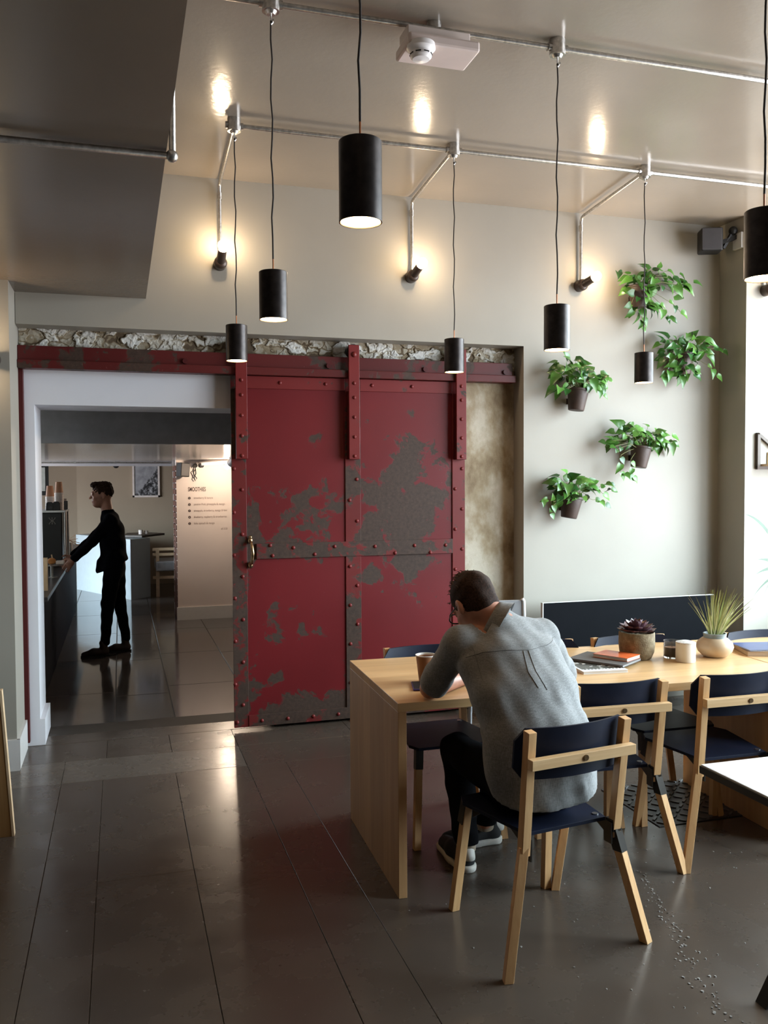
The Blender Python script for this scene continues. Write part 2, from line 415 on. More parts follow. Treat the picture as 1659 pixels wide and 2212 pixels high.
cols = [-3.6, -2.9, -2.2, -1.5, -1.05, -.70, -.325, -.113, .27, .665, .885]
cuts = {7: [3.62, 1.0], 5: [2.2], 6: [1.3], 8: [.6], 9: [1.6], 10: [2.4], 4: [3.0, .4]}
for i in range(len(cols)-1):
    ys = [4.885]+cuts.get(i, [rnd.uniform(0, 2)])+[-3.1]
    for a_, c_ in zip(ys[1:], ys[:-1]): slab(cols[i], cols[i+1], a_, c_, M['floor'], fl)
slab(.885, 5.7, -3.1, 4.885, M['floor'], fl, gap=.0008)
slab(-3.6, -.325, 4.885, 5.27, M['floor_rough'], fl); slab(-.325, .665, 4.885, 5.27, M['floor_rough'], fl); slab(.665, 5.7, 4.885, 5.27, M['floor'], fl)
for x0, x1 in ((-3.6, -.6), (-.6, -.1), (-.1, .272), (.272, .665), (.665, 1.4), (1.4, 2.4), (2.4, 3.6), (3.6, 5.7)): slab(x0, x1, 5.27, 5.64, M['floor'], fl)
for i, (y0, y1) in enumerate(((5.64, 5.72), (5.72, 5.86), (5.86, 6.07))):
    slab(-.62, 1.1, y0, y1, M['floor'], fl, top=-.004*i, gap=.005)
# pitted, flaked patch in the bare concrete near the right-hand table: small raised chips
chips = MB()
rr = random.Random(9)
def chip(x, y, s_):
    n_ = 5; a0 = rr.uniform(0, 6); pts = [(x+s_*rr.uniform(.5, 1)*math.cos(a0+k*2*PI/n_), y+s_*rr.uniform(.5, 1)*math.sin(a0+k*2*PI/n_)) for k in range(n_)]
    chips.prism(pts, -.001, rr.uniform(.0012, .003))
for k in range(150):
    t = rr.random(); y = 1.9+1.15*t; x = 1.60+.42*t+rr.gauss(0, .012+.05*max(0, .4-abs(t-.35))); chip(x, y, rr.uniform(.002, .006))
for k in range(120): chip(rr.uniform(1.0, 2.6), rr.uniform(1.7, 3.4), rr.uniform(.0015, .005))
o = chips.build('floor_chip', plain('concrete_chip', (.26, .24, .22), .25), fl, kind='stuff', label='flaked specks of bare concrete')

# far floor, one step lower
ff = thing('floor', (0, 0, 0), kind='structure')
MB().lohi((-3.2, 6.08, FZ-.14), (4.2, 17, FZ-.006)).build('slab_bed', M['floor_dark'], ff)
fx = [-3.2, -2.0, -1.3, -.62, -.06, .36, .95, 1.6, 2.6, 4.2]; fy = [6.085, 7.45, 8.9, 10.4, 11.9, 13.4, 15.2, 17]
for i in range(len(fx)-1):
    for j in range(len(fy)-1):
        dy = (.0, -.15, .1)[i % 3] if 0 < j else 0; dz = (.0, -.15, .1)[i % 3] if j+1 < len(fy)-1 else 0
        slab(fx[i], fx[i+1], fy[j]+dy, fy[j+1]+dz, M['floor_far'], ff, top=FZ, gap=.004)
# ceiling and the dropped bulkhead
structure('ceiling', MB().lohi((-3.6, -3.1, CE), (5.7, WY+.2, CE+.12)), M['ceiling'])
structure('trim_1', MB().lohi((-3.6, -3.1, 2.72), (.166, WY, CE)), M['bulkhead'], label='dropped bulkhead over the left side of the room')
# main wall: plaster face with the recess cut out of it
wb = thing('wall_back', kind='structure')
mb = MB(); mb.lohi((-.57, WY, 2.535), (2.685, RY, CE)); mb.lohi((2.685, WY, 0), (4.3, RY+.02, CE)); mb.build('plaster_face', M['wall'], wb)
mb = MB(); mb.lohi((.95, RY, 0), (2.76, RY+.42, 2.56)); mb.build('stained_wall', M['raw'], wb)
mb = MB(); mb.lohi((-.9, RY, 2.08), (.96, RY+.42, 2.50)); mb.lohi((-.9, RY, 0), (-.49, RY+.42, 2.08)); mb.lohi((-.9, RY, 2.5), (4.4, RY+.42, 3.6)); mb.lohi((2.76, RY+.02, 0), (4.4, RY+.42, 3.6)); mb.build('white_reveal', M['white'], wb)
# rough flaking band above the rail, real relief
def rough_band():
    import mathutils.noise as N
    x0, x1, z0, z1 = -.57, 2.69, 2.38, 2.56; nx, nz = 760, 46
    vs = []; fa = []
    for j in range(nz+1):
        for i in range(nx+1):
            x = x0+(x1-x0)*i/nx; z = z0+(z1-z0)*j/nz
            wq = Vector((N.noise(Vector((x*9, 1, z*9))), 0, N.noise(Vector((x*9, 5, z*9)))))*.8+Vector((N.noise(Vector((x*30, 1, z*30))), 0, N.noise(Vector((x*30, 5, z*30)))))*.38
            ds, ps = N.voronoi(Vector((x*12, 0, z*19))+wq); hv = N.cell(ps[0]*7.3+Vector((.5, .5, .5))); edge = ds[1]-ds[0]
            crack = max(0, 1-edge/.16)*max(0, min(1, .55+1.6*N.noise(Vector((x*3, 4, z*6)))))
            ds2, ps2 = N.voronoi(Vector((x*34, 3, z*48))+wq*2); hv2 = N.cell(ps2[0]*5.1)
            fine = N.noise(Vector((x*60, 2, z*60))); br = max(0, min(1, (N.noise(Vector((x*2.6, 8, z*7))+wq)-.08)*4))
            h = .009*hv+.003*hv2+.0025*fine-.006*crack-.004*br+.006
            vs.append((x, RY-.004-max(0, h), z)); fa.append(max(0, min(1, .70+.22*hv+.08*hv2-.42*crack-.30*br)))
    fs = [(j*(nx+1)+i, j*(nx+1)+i+1, (j+1)*(nx+1)+i+1, (j+1)*(nx+1)+i) for j in range(nz) for i in range(nx)]
    me = bpy.data.meshes.new('flaking_stone_band'); me.from_pydata(vs, [], fs)
    at = me.attributes.new('flake', 'FLOAT', 'POINT'); at.data.foreach_set('value', fa)
    me.materials.append(M['flaky']); o = bpy.data.objects.new('flaking_stone_band', me); link(o); o.parent = wb; o['label'] = 'rough flaking limewashed stone above the red rail'
rough_band()
# left pier, side wall, right pier, window wall, rear wall
structure('wall_left', MB().lohi((-3.6, 5.2, 0), (-.573, RY+.02, 2.72)), M['wall'], label='pier and wall left of the recess')
sb = MB(); sb.lohi((-.573, 5.187, 0), (-.558, RY-.05, .175)); sb.lohi((-3.6, 5.184, 0), (-.558, 5.2, .175)); structure('baseboard_left', sb, M['skirt'])
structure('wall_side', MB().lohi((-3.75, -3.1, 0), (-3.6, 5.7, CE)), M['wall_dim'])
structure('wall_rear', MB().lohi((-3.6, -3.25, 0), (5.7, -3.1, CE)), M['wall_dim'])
structure('wall_pier', MB().lohi((4.285, 5.21, 0), (5.7, 5.7, CE)), M['wall'], label='pier right of the plant wall')
mb = MB(); y0, y1, z0, z1 = WIN
mb.lohi((WX, -3.1, 0), (WX+.2, 5.3, z0)); mb.lohi((WX, -3.1, z1), (WX+.2, 5.3, CE)); mb.lohi((WX, -3.1, z0), (WX+.2, y0, z1)); mb.lohi((WX, y1, z0), (WX+.2, 5.3, z1))
structure('wall_right', mb, M['wall'])
wn = thing('window_1', (WX+.05, (y0+y1)/2, z0), kind='structure')
mb = MB()
for k in range(5):
    y = y0+(y1-y0)*k/4; mb.lohi((WX+.03, y-.03, z0), (WX+.1, y+.03, z1))
mb.lohi((WX+.03, y0, z0), (WX+.1, y1, z0+.06)); mb.lohi((WX+.03, y0, z1-.06), (WX+.1, y1, z1)); mb.lohi((WX+.03, y0, 2.5), (WX+.1, y1, 2.55)); mb.build('window_frame', M['blackmetal'], wn, world=True)
# the room behind
structure('wall_far', MB().lohi((-.59, 15.3, FZ), (4.2, 15.5, 2.4)).lohi((-3.2, 16.1, FZ), (-.59, 16.3, 2.4)).lohi((-.69, 15.3, FZ), (-.59, 16.1, 2.4)), M['farwall'])
mb = MB(); mb.lohi((-3.3, 6.08, FZ), (-3.15, 10.0, 2.4)); mb.lohi((-3.3, 13.6, FZ), (-3.15, 16.3, 2.4)); mb.lohi((-3.3, 10, FZ), (-3.15, 13.6, .25)); mb.lohi((-3.3, 10, 1.75), (-3.15, 13.6, 2.4))
structure('wall_west', mb, M['farwall']); structure('wall_east', MB().lohi((4.2, 6.08, FZ), (4.35, 16.3, 2.4)), M['farwall'])
mb = MB(); mb.lohi((-3.2, 6.55, 1.89), (4.2, 12.3, 2.4)); structure('ceiling_low', mb, M['farceil'])
structure('ceiling_far', MB().lohi((-3.2, 12.3, 2.3), (4.2, 16.3, 2.45)).lohi((-3.2, 6.08, 2.3), (4.2, 6.6, 2.45)), M['farwall'])
structure('trim_2', MB().lohi((-3.2, 6.5, 1.885), (4.2, 6.56, 2.32)), plain('dark_beam_paint', (.17, .165, .17), .5), label='dark beam face above the far ceiling edge')
structure('trim_3', MB().lohi((-3.2, 12.15, 1.835), (.68, 12.3, 1.89)), M['white'], label='pale beam edge across the far ceiling')
wm = thing('wall_menu', (1.5, 11.15, FZ), kind='structure')
MB().lohi((.672, 11.15, FZ), (4.2, 11.35, 1.89)).build('plaster', M['menuwall'], wm, world=True)
MB().lohi((.70, 11.35, FZ), (.9, 11.75, 1.89)).build('brick_core', M['mortar'], wm, world=True)
MB().lohi((.668, 11.75, FZ), (.9, 11.80, 1.89)).build('corner_bead', M['white'], wm, world=True)
bz = FZ; k = 0
bm_ = MB().box((0, 0, 0), (.05, .2, .063)).data('brick'); bm_.materials.append(M['brick'])
while bz < 1.8:
    for (ya, yb) in (((11.16, 11.36), (11.375, 11.575), (11.59, 11.74)) if k % 2 else ((11.16, 11.26), (11.275, 11.475), (11.49, 11.74))):
        o = bpy.data.objects.new('brick', bm_); link(o); o.parent = wm
        o.location = Vector((.690+rr.uniform(-.003, .003), (ya+yb)/2, bz+.036))-wm.location; o.scale = (1, (yb-ya)/.2, 1)
    bz += .075; k += 1
structure('baseboard_menu', MB().lohi((.66, 11.13, FZ), (4.2, 11.15, .04)), M['skirt'])
structure('baseboard_jamb', MB().lohi((-.49, RY+.0, 0), (-.462, RY+.41, .16)), M['white'])
wf = thing('window_2', (-3.2, 11.8, .25), kind='structure')
mb = MB(); [mb.lohi((-3.27, y-.03, .25), (-3.2, y+.03, 1.75)) for y in (10.03, 11.8, 13.57)]; mb.build('window_frame', M['white'], wf, world=True)

# ================================================================== sliding door
D0 = Vector((.68, 5.60, .0))
door = thing('sliding_door', D0, label='worn red riveted metal sliding door hanging half across the doorway', cat='door')
F = 5.60
MB().lohi((.70, F, .035), (2.27, F+.035, 2.285)).build('door_sheet', M['red'], door, world=True)
def strap(name, x0, x1, z0, z1, m, y=F, t=.009): return MB().lohi((x0, y-t, z0), (x1, y, z1)).build(name, m, door, world=True, bevel=.0015)
strap('stile', .681, .775, .02, 2.285, M['red_strap_worn']); strap('stile', 2.190, 2.283, .02, 2.285, M['red_strap']); strap('stile', 1.430, 1.535, .02, 2.285, M['red_strap_worn'])
strap('crossbar', .775, 1.430, 2.205, 2.285, M['red_strap']); strap('crossbar', 1.535, 2.190, 2.205, 2.285, M['red_strap'])
strap('crossbar', .835, 2.190, 1.108, 1.207, M['red_strap_worn'], y=F-.004, t=.010)
strap('crossbar', .775, 1.430, .02, .095, M['red_strap_worn'], t=.014); strap('crossbar', 1.535, 2.190, .02, .095, M['red_strap_worn'], t=.014)
for hx in (.742, 1.480, 2.236):
    MB().lohi((hx-.036, F-.066, 1.752), (hx+.036, F-.048, 2.50)).build('hanger_strap', M['red_strap'], door, world=True, bevel=.002)
    MB().lohi((hx-.036, F-.05, 1.752), (hx+.036, F-.006, 2.20)).build('hanger_packer', M['red_dark'], door, world=True)
    MB().cyl((hx, F-.046, 2.467), (hx, F+.02, 2.467), .041, n=28).build('roller', M['blackmetal'], door, world=True, smooth=40)
rv = MB(); rv.sphere((0, 0, 0), .0125, 10, 6, (1, .75, 1)); rvm = rv.data('rivet', 60); rvm.materials.append(M['red_strap'])
def rivet(x, y, z, s_=1, par=door):
    o = bpy.data.objects.new('rivet', rvm); link(o); o.parent = par; o.location = Vector((x, y, z))-par.location; o.scale = (s_,)*3
for hx in (.742, 1.480, 2.236):
    for z in (2.437, 2.25, 2.156, 2.027, 1.898, 1.772): rivet(hx, F-.066, z, 1.5 if z > 2.4 else 1)
for x, z in ((.697, 1.69), (.746, 1.556), (.694, 1.411), (.745, 1.27), (.691, 1.137), (.745, .998), (.694, .86), (.745, .72), (.693, .582), (.742, .444), (.69, .303), (.739, .166), (.70, .055)): rivet(x, F-.009, z)
for k in range(12): rivet(1.458 if k % 2 else 1.508, F-.009, 1.62-.139*k if k < 3 else 1.04-.13*(k-3))
for k in range(12): rivet(2.21 if k % 2 else 2.26, F-.009, 1.69-.139*k)
for x, z in ((.924, 1.194), (.939, 1.127), (1.076, 1.175), (1.218, 1.128), (1.353, 1.176), (1.631, 1.169), (1.772, 1.121), (1.911, 1.168), (2.025, 1.117), (2.137, 1.165)): rivet(x, F-.014, z)
for x in (.998, 1.30, 1.618, 1.899): rivet(x, F-.009, 2.245)
for x in (.86, 1.03, 1.2, 1.37, 1.6, 1.8, 2.0): rivet(x, F-.014, .055)
# brass pull handle on the left stile
mb = MB(); mb.tube([(.795, F-.012, 1.225), (.797, F-.045, 1.215), (.80, F-.062, 1.19), (.803, F-.068, 1.15), (.80, F-.062, 1.11), (.797, F-.045, 1.085), (.795, F-.012, 1.075)], [.010, .011, .009, .012, .009, .011, .010], 12)
mb.sphere((.795, F-.018, 1.228), .021, 14, 8, (.8, .8, 1.1)); mb.sphere((.795, F-.018, 1.072), .021, 14, 8, (.8, .8, 1.1)); mb.sphere((.795, F-.02, 1.25), .012, 10, 6)
mb.build('door_handle', M['brass'], door, world=True, smooth=60, label='aged brass pull handle')
# top rail and the red frame upright
rail = thing('door_rail', (-.58, 5.62, 2.29), label='long red steel rail bolted along the top of the recess', cat='rail')
MB().lohi((-.572, F-.015, 2.335), (2.64, F+.05, 2.425)).build('rail_web', M['red_rail'], rail, world=True, bevel=.003)
MB().lohi((-.572, F-.042, 2.288), (2.655, F+.05, 2.338)).build('rail_flange', M['red_rail'], rail, world=True, bevel=.004)
for x in (.4, 1.319, 1.99, 2.581): MB().cyl((x, F-.03, 2.362), (x, F-.012, 2.362), .017, n=8).build('bolt', M['red_dark'], rail, world=True)
up = thing('frame_upright', (-.57, 5.64, 0), label='narrow shaded red steel upright left of the doorway', cat='frame')
MB().lohi((-.605, RY-.045, .03), (-.546, RY, 2.288)).build('web', M['red_dark'], up, world=True, bevel=.003)
MB().lohi((-.605, RY-.055, .03), (-.59, RY, 2.288)).build('flange', M['red_strap_worn'], up, world=True)

# ================================================================== lights of the room
BZ = CE-.035
def conduit(name, label, path, boxes=(), elbows=(), r=.0115, group=None, clips=()):
    t = thing(name, path[0], label=label, cat='conduit', group=group)
    MB().tube(path, r, 12).build('pipe', M['conduit'], t, world=True, smooth=50)
    for (x, y) in boxes:
        mb = MB(); mb.cyl((x, y, CE), (x, y, BZ-.03), .034, n=24); mb.cyl((x, y, BZ-.03), (x, y, BZ-.042), .024, .016, n=20)
        for dx in (-.045, .045): mb.cyl((x, y, BZ), (x+dx, y, BZ), .017, n=14)
        mb.build('junction_box', M['conduit'], t, world=True, smooth=40)
        mb = MB(); mb.tube([(x, y, BZ-.04), (x, y, BZ-.062), (x+.008, y, BZ-.07), (x, y, BZ-.078)], .004, 8); mb.cyl((x+.006, y-.012, BZ-.066), (x+.006, y+.012, BZ-.066), .005, n=8)
        mb.build('hook', M['steel'], t, world=True, smooth=50)
    for p_ in elbows: MB().sphere(p_, .021, 14, 10).build('elbow', M['conduit'], t, world=True, smooth=60)
    for p_ in clips: MB().box(p_, (.03, .03, .035)).build('clip', M['steel'], t, world=True)
    return t
Y1, Y2, Y0 = 3.39, 4.58, 2.17
conduit('ceiling_conduit', 'galvanised conduit along the ceiling carrying the smoke detector', [(.17, Y1, BZ), (WX, Y1, BZ)], [(.583, Y1), (1.812, Y1), (3.03, Y1), (4.25, Y1)])
conduit('ceiling_conduit', 'galvanised ceiling conduit nearest the wall of hanging plants', [(.56, Y2, BZ), (WX, Y2, BZ)], [(.592, Y2), (1.807, Y2), (3.032, Y2), (4.25, Y2)])
conduit('ceiling_conduit', 'galvanised ceiling conduit of the nearest pendant row', [(.17, Y0, BZ), (WX, Y0, BZ)], [(.60, Y0), (1.845, Y0), (3.05, Y0)])
conduit('bulkhead_conduit', 'conduit under the dropped bulkhead turning up its edge', [(-3.5, 3.04, 2.70), (.175, 3.04, 2.70), (.185, 3.04, 2.71), (.187, 3.04, 3.43)], elbows=[(.183, 3.04, 2.70)])
def wall_lamp(x, y, sz, label, group, drop_from=None, wally=WY, bulbdir=(.35, -.75, .55)):
    if drop_from:
        bx, by = drop_from
        t = thing('wall_lamp', (x, wally-.03, sz), label=label, cat='lamp', group=group)
        MB().tube([(bx, by+.03, BZ), (x, wally-.07, BZ), (x, wally-.045, BZ-.006), (x, wally-.03, BZ-.03), (x, wally-.028, BZ-.07), (x, wally-.028, sz+.03)], .011, 12).build('pipe', M['conduit'], t, world=True, smooth=50)
        MB().cyl((x, wally-.028, BZ-.06), (x, wally-.028, BZ-.10), .015, n=14).build('coupling', M['conduit'], t, world=True, smooth=40)
    else: t = thing('wall_lamp', (x, wally-.03, sz), label=label, cat='lamp', group=group)
    mb = MB(); mb.cyl((x, wally, sz), (x, wally-.055, sz), .040, n=24); mb.sphere((x, wally-.055, sz), .040, 20, 10, (1, .6, 1)); mb.build('ceramic_socket', M['brownsocket'], t, world=True, smooth=50)
    d = Vector(bulbdir).normalized(); p0 = Vector((x, wally-.055, sz))
    MB().cyl(p0, p0+d*.085, .028, .026, n=18).build('lamp_holder', M['brownsocket'], t, world=True, smooth=40)
    MB().sphere(p0+d*.116, .032, 16, 10).build('bulb', M['bulb'], t, world=True, smooth=90)
    return t
wall_lamp(.612, 5, 2.955, 'bare bulb in brown socket on conduit, leftmost on the plaster wall', 'bare bulb wall lamps', (.592, Y2), bulbdir=(.05, -.6, .6))
wall_lamp(1.862, 5, 2.955, 'bare bulb in brown socket on conduit, middle of the plaster wall', 'bare bulb wall lamps', (1.807, Y2), bulbdir=(.25, -.75, .5))
wall_lamp(3.112, 5, 2.97, 'bare bulb in brown socket on conduit, nearest the hanging plants', 'bare bulb wall lamps', (3.032, Y2), bulbdir=(.45, -.8, .35))
wall_lamp(4.44, 5, 2.955, 'bare bulb on the pier right of the black speaker', 'bare bulb wall lamps', (4.25, Y2), wally=5.21, bulbdir=(.6, -.8, .2))
wall_lamp(-.655, 5, 2.283, 'brown bulb socket on the pier left of the doorway', 'bare bulb wall lamps', None, wally=5.2, bulbdir=(-.9, -.6, .1))
def pendant(x, y, zb, h, label):
    t = thing('pendant_lamp', (x, y, zb), label=label, cat='pendant lamp', group='dark cylinder pendant lamps')
    wob = [(x+.004*math.sin(k*1.9+x*7), y, BZ-.06+(zb+h+.06-BZ+.06)*k/12) for k in range(13)]; wob[0] = (x, y, BZ-.06); wob[-1] = (x, y, zb+h+.05)
    MB().tube(wob, .0032, 8).build('cable', M['cable'], t, world=True, smooth=50)
    MB().tube([(x, y, zb+h+.05), (x, y, zb+h)], .0028, 8).build('cord_end', M['copper'], t, world=True, label='copper coloured cord end')
    R = .0555
    MB().lathe([(.001, zb+h), (R-.002, zb+h), (R, zb+h-.002), (R, zb), (R-.003, zb), (R-.003, zb+h-.02), (.001, zb+h-.02)], (x, y, 0), 40).build('lamp_shade', M['shade'], t, world=True, smooth=40)
    MB().lathe([(R-.004, zb+.002), (R-.004, zb+.035)], (x, y, 0), 36).build('reflector', M['shade_in'], t, world=True, smooth=60)
    MB().cyl((x, y, zb+.003), (x, y, zb+.007), R-.006, n=36).build('bulb', M['disc'], t, world=True)
    return t
pendant(.600, Y0, 2.265, .205, 'largest dark pendant, hanging lowest in front at the middle')
pendant(1.845, Y0, 2.20, .20, 'big dark pendant at the right edge before the window pier')
pendant(.583, Y1, 2.235, .185, 'dark pendant above the doorway corner, second row left')
pendant(1.812, Y1, 2.165, .19, 'dark pendant in front of the plastered wall above the left plant')
pendant(.592, Y2, 2.235, .185, 'small dark pendant overlapping the left end of the door top')
pendant(1.807, Y2, 2.215, .185, 'small dark pendant overlapping the right end of the red door')
pendant(3.032, Y2, 2.19, .18, 'small dark pendant hanging between the potted plants')
# smoke detector on its emergency light box
sd = thing('smoke_detector', (1.2, 3.33, 3.35), label='white emergency light box with round smoke detector under the conduit', cat='smoke detector')
MB().lohi((1.13, 3.36, 3.375), (1.40, 3.47, 3.435)).build('base_box', M['plastic_white'], sd, world=True, bevel=.004)
MB().lohi((1.115, 3.30, 3.335), (1.42, 3.48, 3.378)).build('lens_cover', plain('frosted_cover', (.66, .56, .52), .18, var=.03), sd, world=True, bevel=.01)
MB().cyl((1.26, 3.41, 3.435), (1.26, 3.41, CE), .03, n=20).build('mount', M['conduit'], sd, world=True, smooth=40)
c_ = (1.175, 3.33, 0)
MB().lathe([(.001, 3.345), (.056, 3.345), (.058, 3.325), (.05, 3.318), (.044, 3.312), (.043, 3.295), (.034, 3.285), (.001, 3.280)], c_, 36).build('detector_head', plain('detector_white', (.8, .78, .78), .35, var=.02), sd, world=True, smooth=35)
mb = MB()
for k in range(8):
    a_ = k*PI/4+.2; M4 = Matrix.Translation((c_[0], c_[1], 3.302)) @ Matrix.Rotation(a_, 4, 'Z'); mb.box((.0435, 0, 0), (.003, .022, .004), M4)
mb.build('vent_slot', M['plastic_black'], sd, world=True)

# ================================================================== waterfall tables
def waterfall_table(loc, rz, L, W, H_, label):
    t = thing('dining_table', loc, rz, label=label, cat='table', group='pale wood slab tables'); T = .034
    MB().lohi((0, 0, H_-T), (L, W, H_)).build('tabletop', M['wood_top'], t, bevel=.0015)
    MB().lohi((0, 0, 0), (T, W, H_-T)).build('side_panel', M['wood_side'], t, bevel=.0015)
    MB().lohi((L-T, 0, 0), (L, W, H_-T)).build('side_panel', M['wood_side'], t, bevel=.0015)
    return t
TR = math.radians(-1.9)
T1 = waterfall_table((1.0, 3.125, 0), TR, 1.84, .835, .757, 'pale wood slab table with solid end panels where the man sits')
d_ = Vector((math.cos(TR), math.sin(TR), 0))*1.846
waterfall_table((1.0+d_.x, 3.125+d_.y, 0), TR, 1.84, .835, .757, 'pale wood slab table butted against the right end of the first')
# white topped table in the right foreground
wt = thing('side_table', (2.0, 1.85, 0), label='white topped table with black edge in the right foreground', cat='table')
MB().lohi((1.652, 1.45, .7465), (2.42, 2.187, .7505)).build('table_top', M['white_top'], wt, world=True)
MB().lohi((1.648, 1.446, .724), (2.424, 2.191, .7463)).build('edge_band', M['black_edge'], wt, world=True, bevel=.001)
MB().lohi((1.656, 1.454, .7505), (2.416, 2.183, .7508)).build('top_laminate', M['white_top'], wt, world=True)
for yy in (2.12, 1.53):
    MB().bar((1.82, yy, .722), (2.25, yy-.02, 0), .045, .03, (0, 1, 0), 'z').build('leg', M['blackmetal'], wt, world=True)
    MB().bar((2.25, yy, .722), (1.86, yy+.03, 0), .045, .03, (0, 1, 0), 'z').build('leg', M['blackmetal'], wt, world=True)
MB().lohi((2.01, 1.50, .33), (2.06, 2.15, .37)).build('stretcher', M['blackmetal'], wt, world=True)

# ================================================================== chairs
def make_chair():
    t = thing('dining_chair', (0, 0, 0))
    wd, dk = M['chair_wood'], M['bracket']
    for s_ in (-1, 1):
        MB().bar((s_*.283, -.24, 0), (s_*.187, -.185, .40), .031, .031, (1, .3*s_, 0), 'z').build('rear_leg', wd, t, bevel=.0015)
        MB().bar((s_*.186, -.184, .372), (s_*.193, -.232, .795), .031, .032, (1, 0, 0)).build('back_post', wd, t, bevel=.0015)
        MB().bar((s_*.207, .244, 0), (s_*.178, .190, .424), .031, .029, (1, 0, 0), 'z').build('front_leg', wd, t, bevel=.0015)
        mb = MB(); mb.lohi((s_*.166-.003, -.200, .35), (s_*.166+.003, -.160, .424))
        if s_ > 0: mb.bar((.2062, -.1960, .32), (.187, -.185, .40), .035, .035, (1, .3, 0), 'z'); mb.bar((.187, -.186, .392), (.1855, -.181, .432), .035, .036, (1, 0, 0), 'z')
        mb.prism([(-.16, .424), (-.07, .424), (-.16, .385)], s_*.166-.003, s_*.166+.003, Matrix(((0, 0, 1, 0), (1, 0, 0, 0), (0, 1, 0, 0), (0, 0, 0, 1))))
        mb.build('bracket', dk, t)
        mb = MB(); mb.bar((s_*.186, .208, .34), (s_*.179, .193, .424), .034, .033, (1, 0, 0)); mb.prism([(.17, .424), (.08, .424), (.17, .37)], s_*.166-.003, s_*.166+.003, Matrix(((0, 0, 1, 0), (1, 0, 0, 0), (0, 1, 0, 0), (0, 0, 0, 1))))
        mb.build('bracket', dk, t)
        MB().cyl((s_*.145, -.135, .436), (s_*.145, -.135, .4395), .011, n=14).build('bolt', M['steel'], t)
    MB().prism([(-.162, -.17), (.162, -.17), (.215, .165), (.188, .222), (-.188, .222), (-.215, .165)], .424, .4365).build('seat', M['navy'], t, bevel=.001)
    # curved backrest sheet with clipped corners
    vs = []; n_ = 16
    def prof(x):
        e_ = max(0, abs(x)-.19); return e_*1.3
    for side in (0, 1):
        for i in range(n_+1):
            x = -.222+.444*i/n_
            if i == 1: x = -.19
            if i == n_-1: x = .19
            for z in (.622+prof(x), .798-prof(x)):
                lean = -(z-.70)*.12; y = -.233+1.05*x*x+lean+(.009 if side else 0); vs.append((x, y, z))
    N_ = 2*(n_+1); fs = []
    for i in range(n_): a_ = 2*i; fs += [(a_, a_+1, a_+3, a_+2), (N_+a_, N_+a_+2, N_+a_+3, N_+a_+1), (a_, a_+2, N_+a_+2, N_+a_), (a_+1, N_+a_+1, N_+a_+3, a_+3)]
    fs += [(0, N_, N_+1, 1), (2*n_, 2*n_+1, N_+2*n_+1, N_+2*n_)]
    MB().add(vs, fs).build('backrest', M['navy'], t, smooth=30)
    MB().lohi((-.210, -.270, .677), (.210, -.2415, .711)).build('crossbar', M['chair_wood_x'], t, bevel=.0015)
    MB().cyl((0, -.2735, .694), (0, -.268, .694), .010, n=12).build('bolt', M['brass'], t)
    return t
proto = make_chair()
chairs = [((1.41, 2.772), 8.0, 'near navy and pale wood chair that the seated man sits on'),
          ((1.905, 3.245), -3.0, 'navy and pale wood chair to the right of the seated man, same side'),
          ((2.475, 3.225), -1.0, 'navy and pale wood chair behind the white topped table'),
          ((1.42, 3.775), 180, 'navy chair across the table, left one behind the paper cup'),
          ((1.985, 3.72), 179, 'navy chair across the table, its back just right of the seated man'),
          ((2.51, 3.70), 179, 'navy chair across the table behind the succulent pot'),
          ((3.24, 3.62), 180, 'navy chair across the table behind the grassy plant, at right edge')]
for i, ((x, y), a_, lab) in enumerate(chairs):
    o = proto if i == 0 else copy_tree(proto)
    o.location = (x, y, 0); o.rotation_euler = (0, 0, math.radians(a_)); tag(o, lab, 'chair', 'navy and beech chairs at the long table')
# studded rubber mat
mt = thing('floor_mat', (2.75, 3.6, 0), label='dark studded rubber mat under the table end', cat='mat')
MB().lohi((2.36, 3.42, 0), (3.3, 3.93, .004)).build('mat_base', plain('dark_rubber', (.028, .025, .023), .35), mt, world=True)
mb = MB()
for i in range(17):
    for j in range(10):
        x = 2.39+i*.055; y = 3.45+j*.052; c1 = Matrix.Translation((x, y, .0065)) @ Matrix.Rotation(math.radians(40 if (i+j) % 2 else -50), 4, 'Z'); mb.box((0, 0, 0), (.042, .011, .005), c1)
mb.build('stud', plain('lit_rubber_stud', (.09, .085, .08), .3), mt, world=True, kind='stuff')  # studs paler than the black base: light catching them is put into the colour
# black bench against the plant wall
bn = thing('wall_bench', (3.4, 5.2, 0), label='low black bench back with pale edge along the plant wall', cat='bench')
MB().lohi((2.735, 5.30, .30), (4.10, 5.325, .772)).build('backrest', M['bench_black'], bn, world=True)
mb = MB(); mb.lohi((2.729, 5.299, .30), (2.735, 5.327, .775)); mb.lohi((2.735, 5.302, .772), (4.10, 5.327, .775)); mb.build('edge_strip', M['pale_edge'], bn, world=True)
MB().lohi((2.735, 4.92, .40), (4.10, 5.30, .44)).build('seat', M['bench_black'], bn, world=True, bevel=.004)
for x in (2.76, 4.05): MB().lohi((x, 4.95, 0), (x+.04, 5.30, .40)).build('leg', M['bench_black'], bn, world=True)
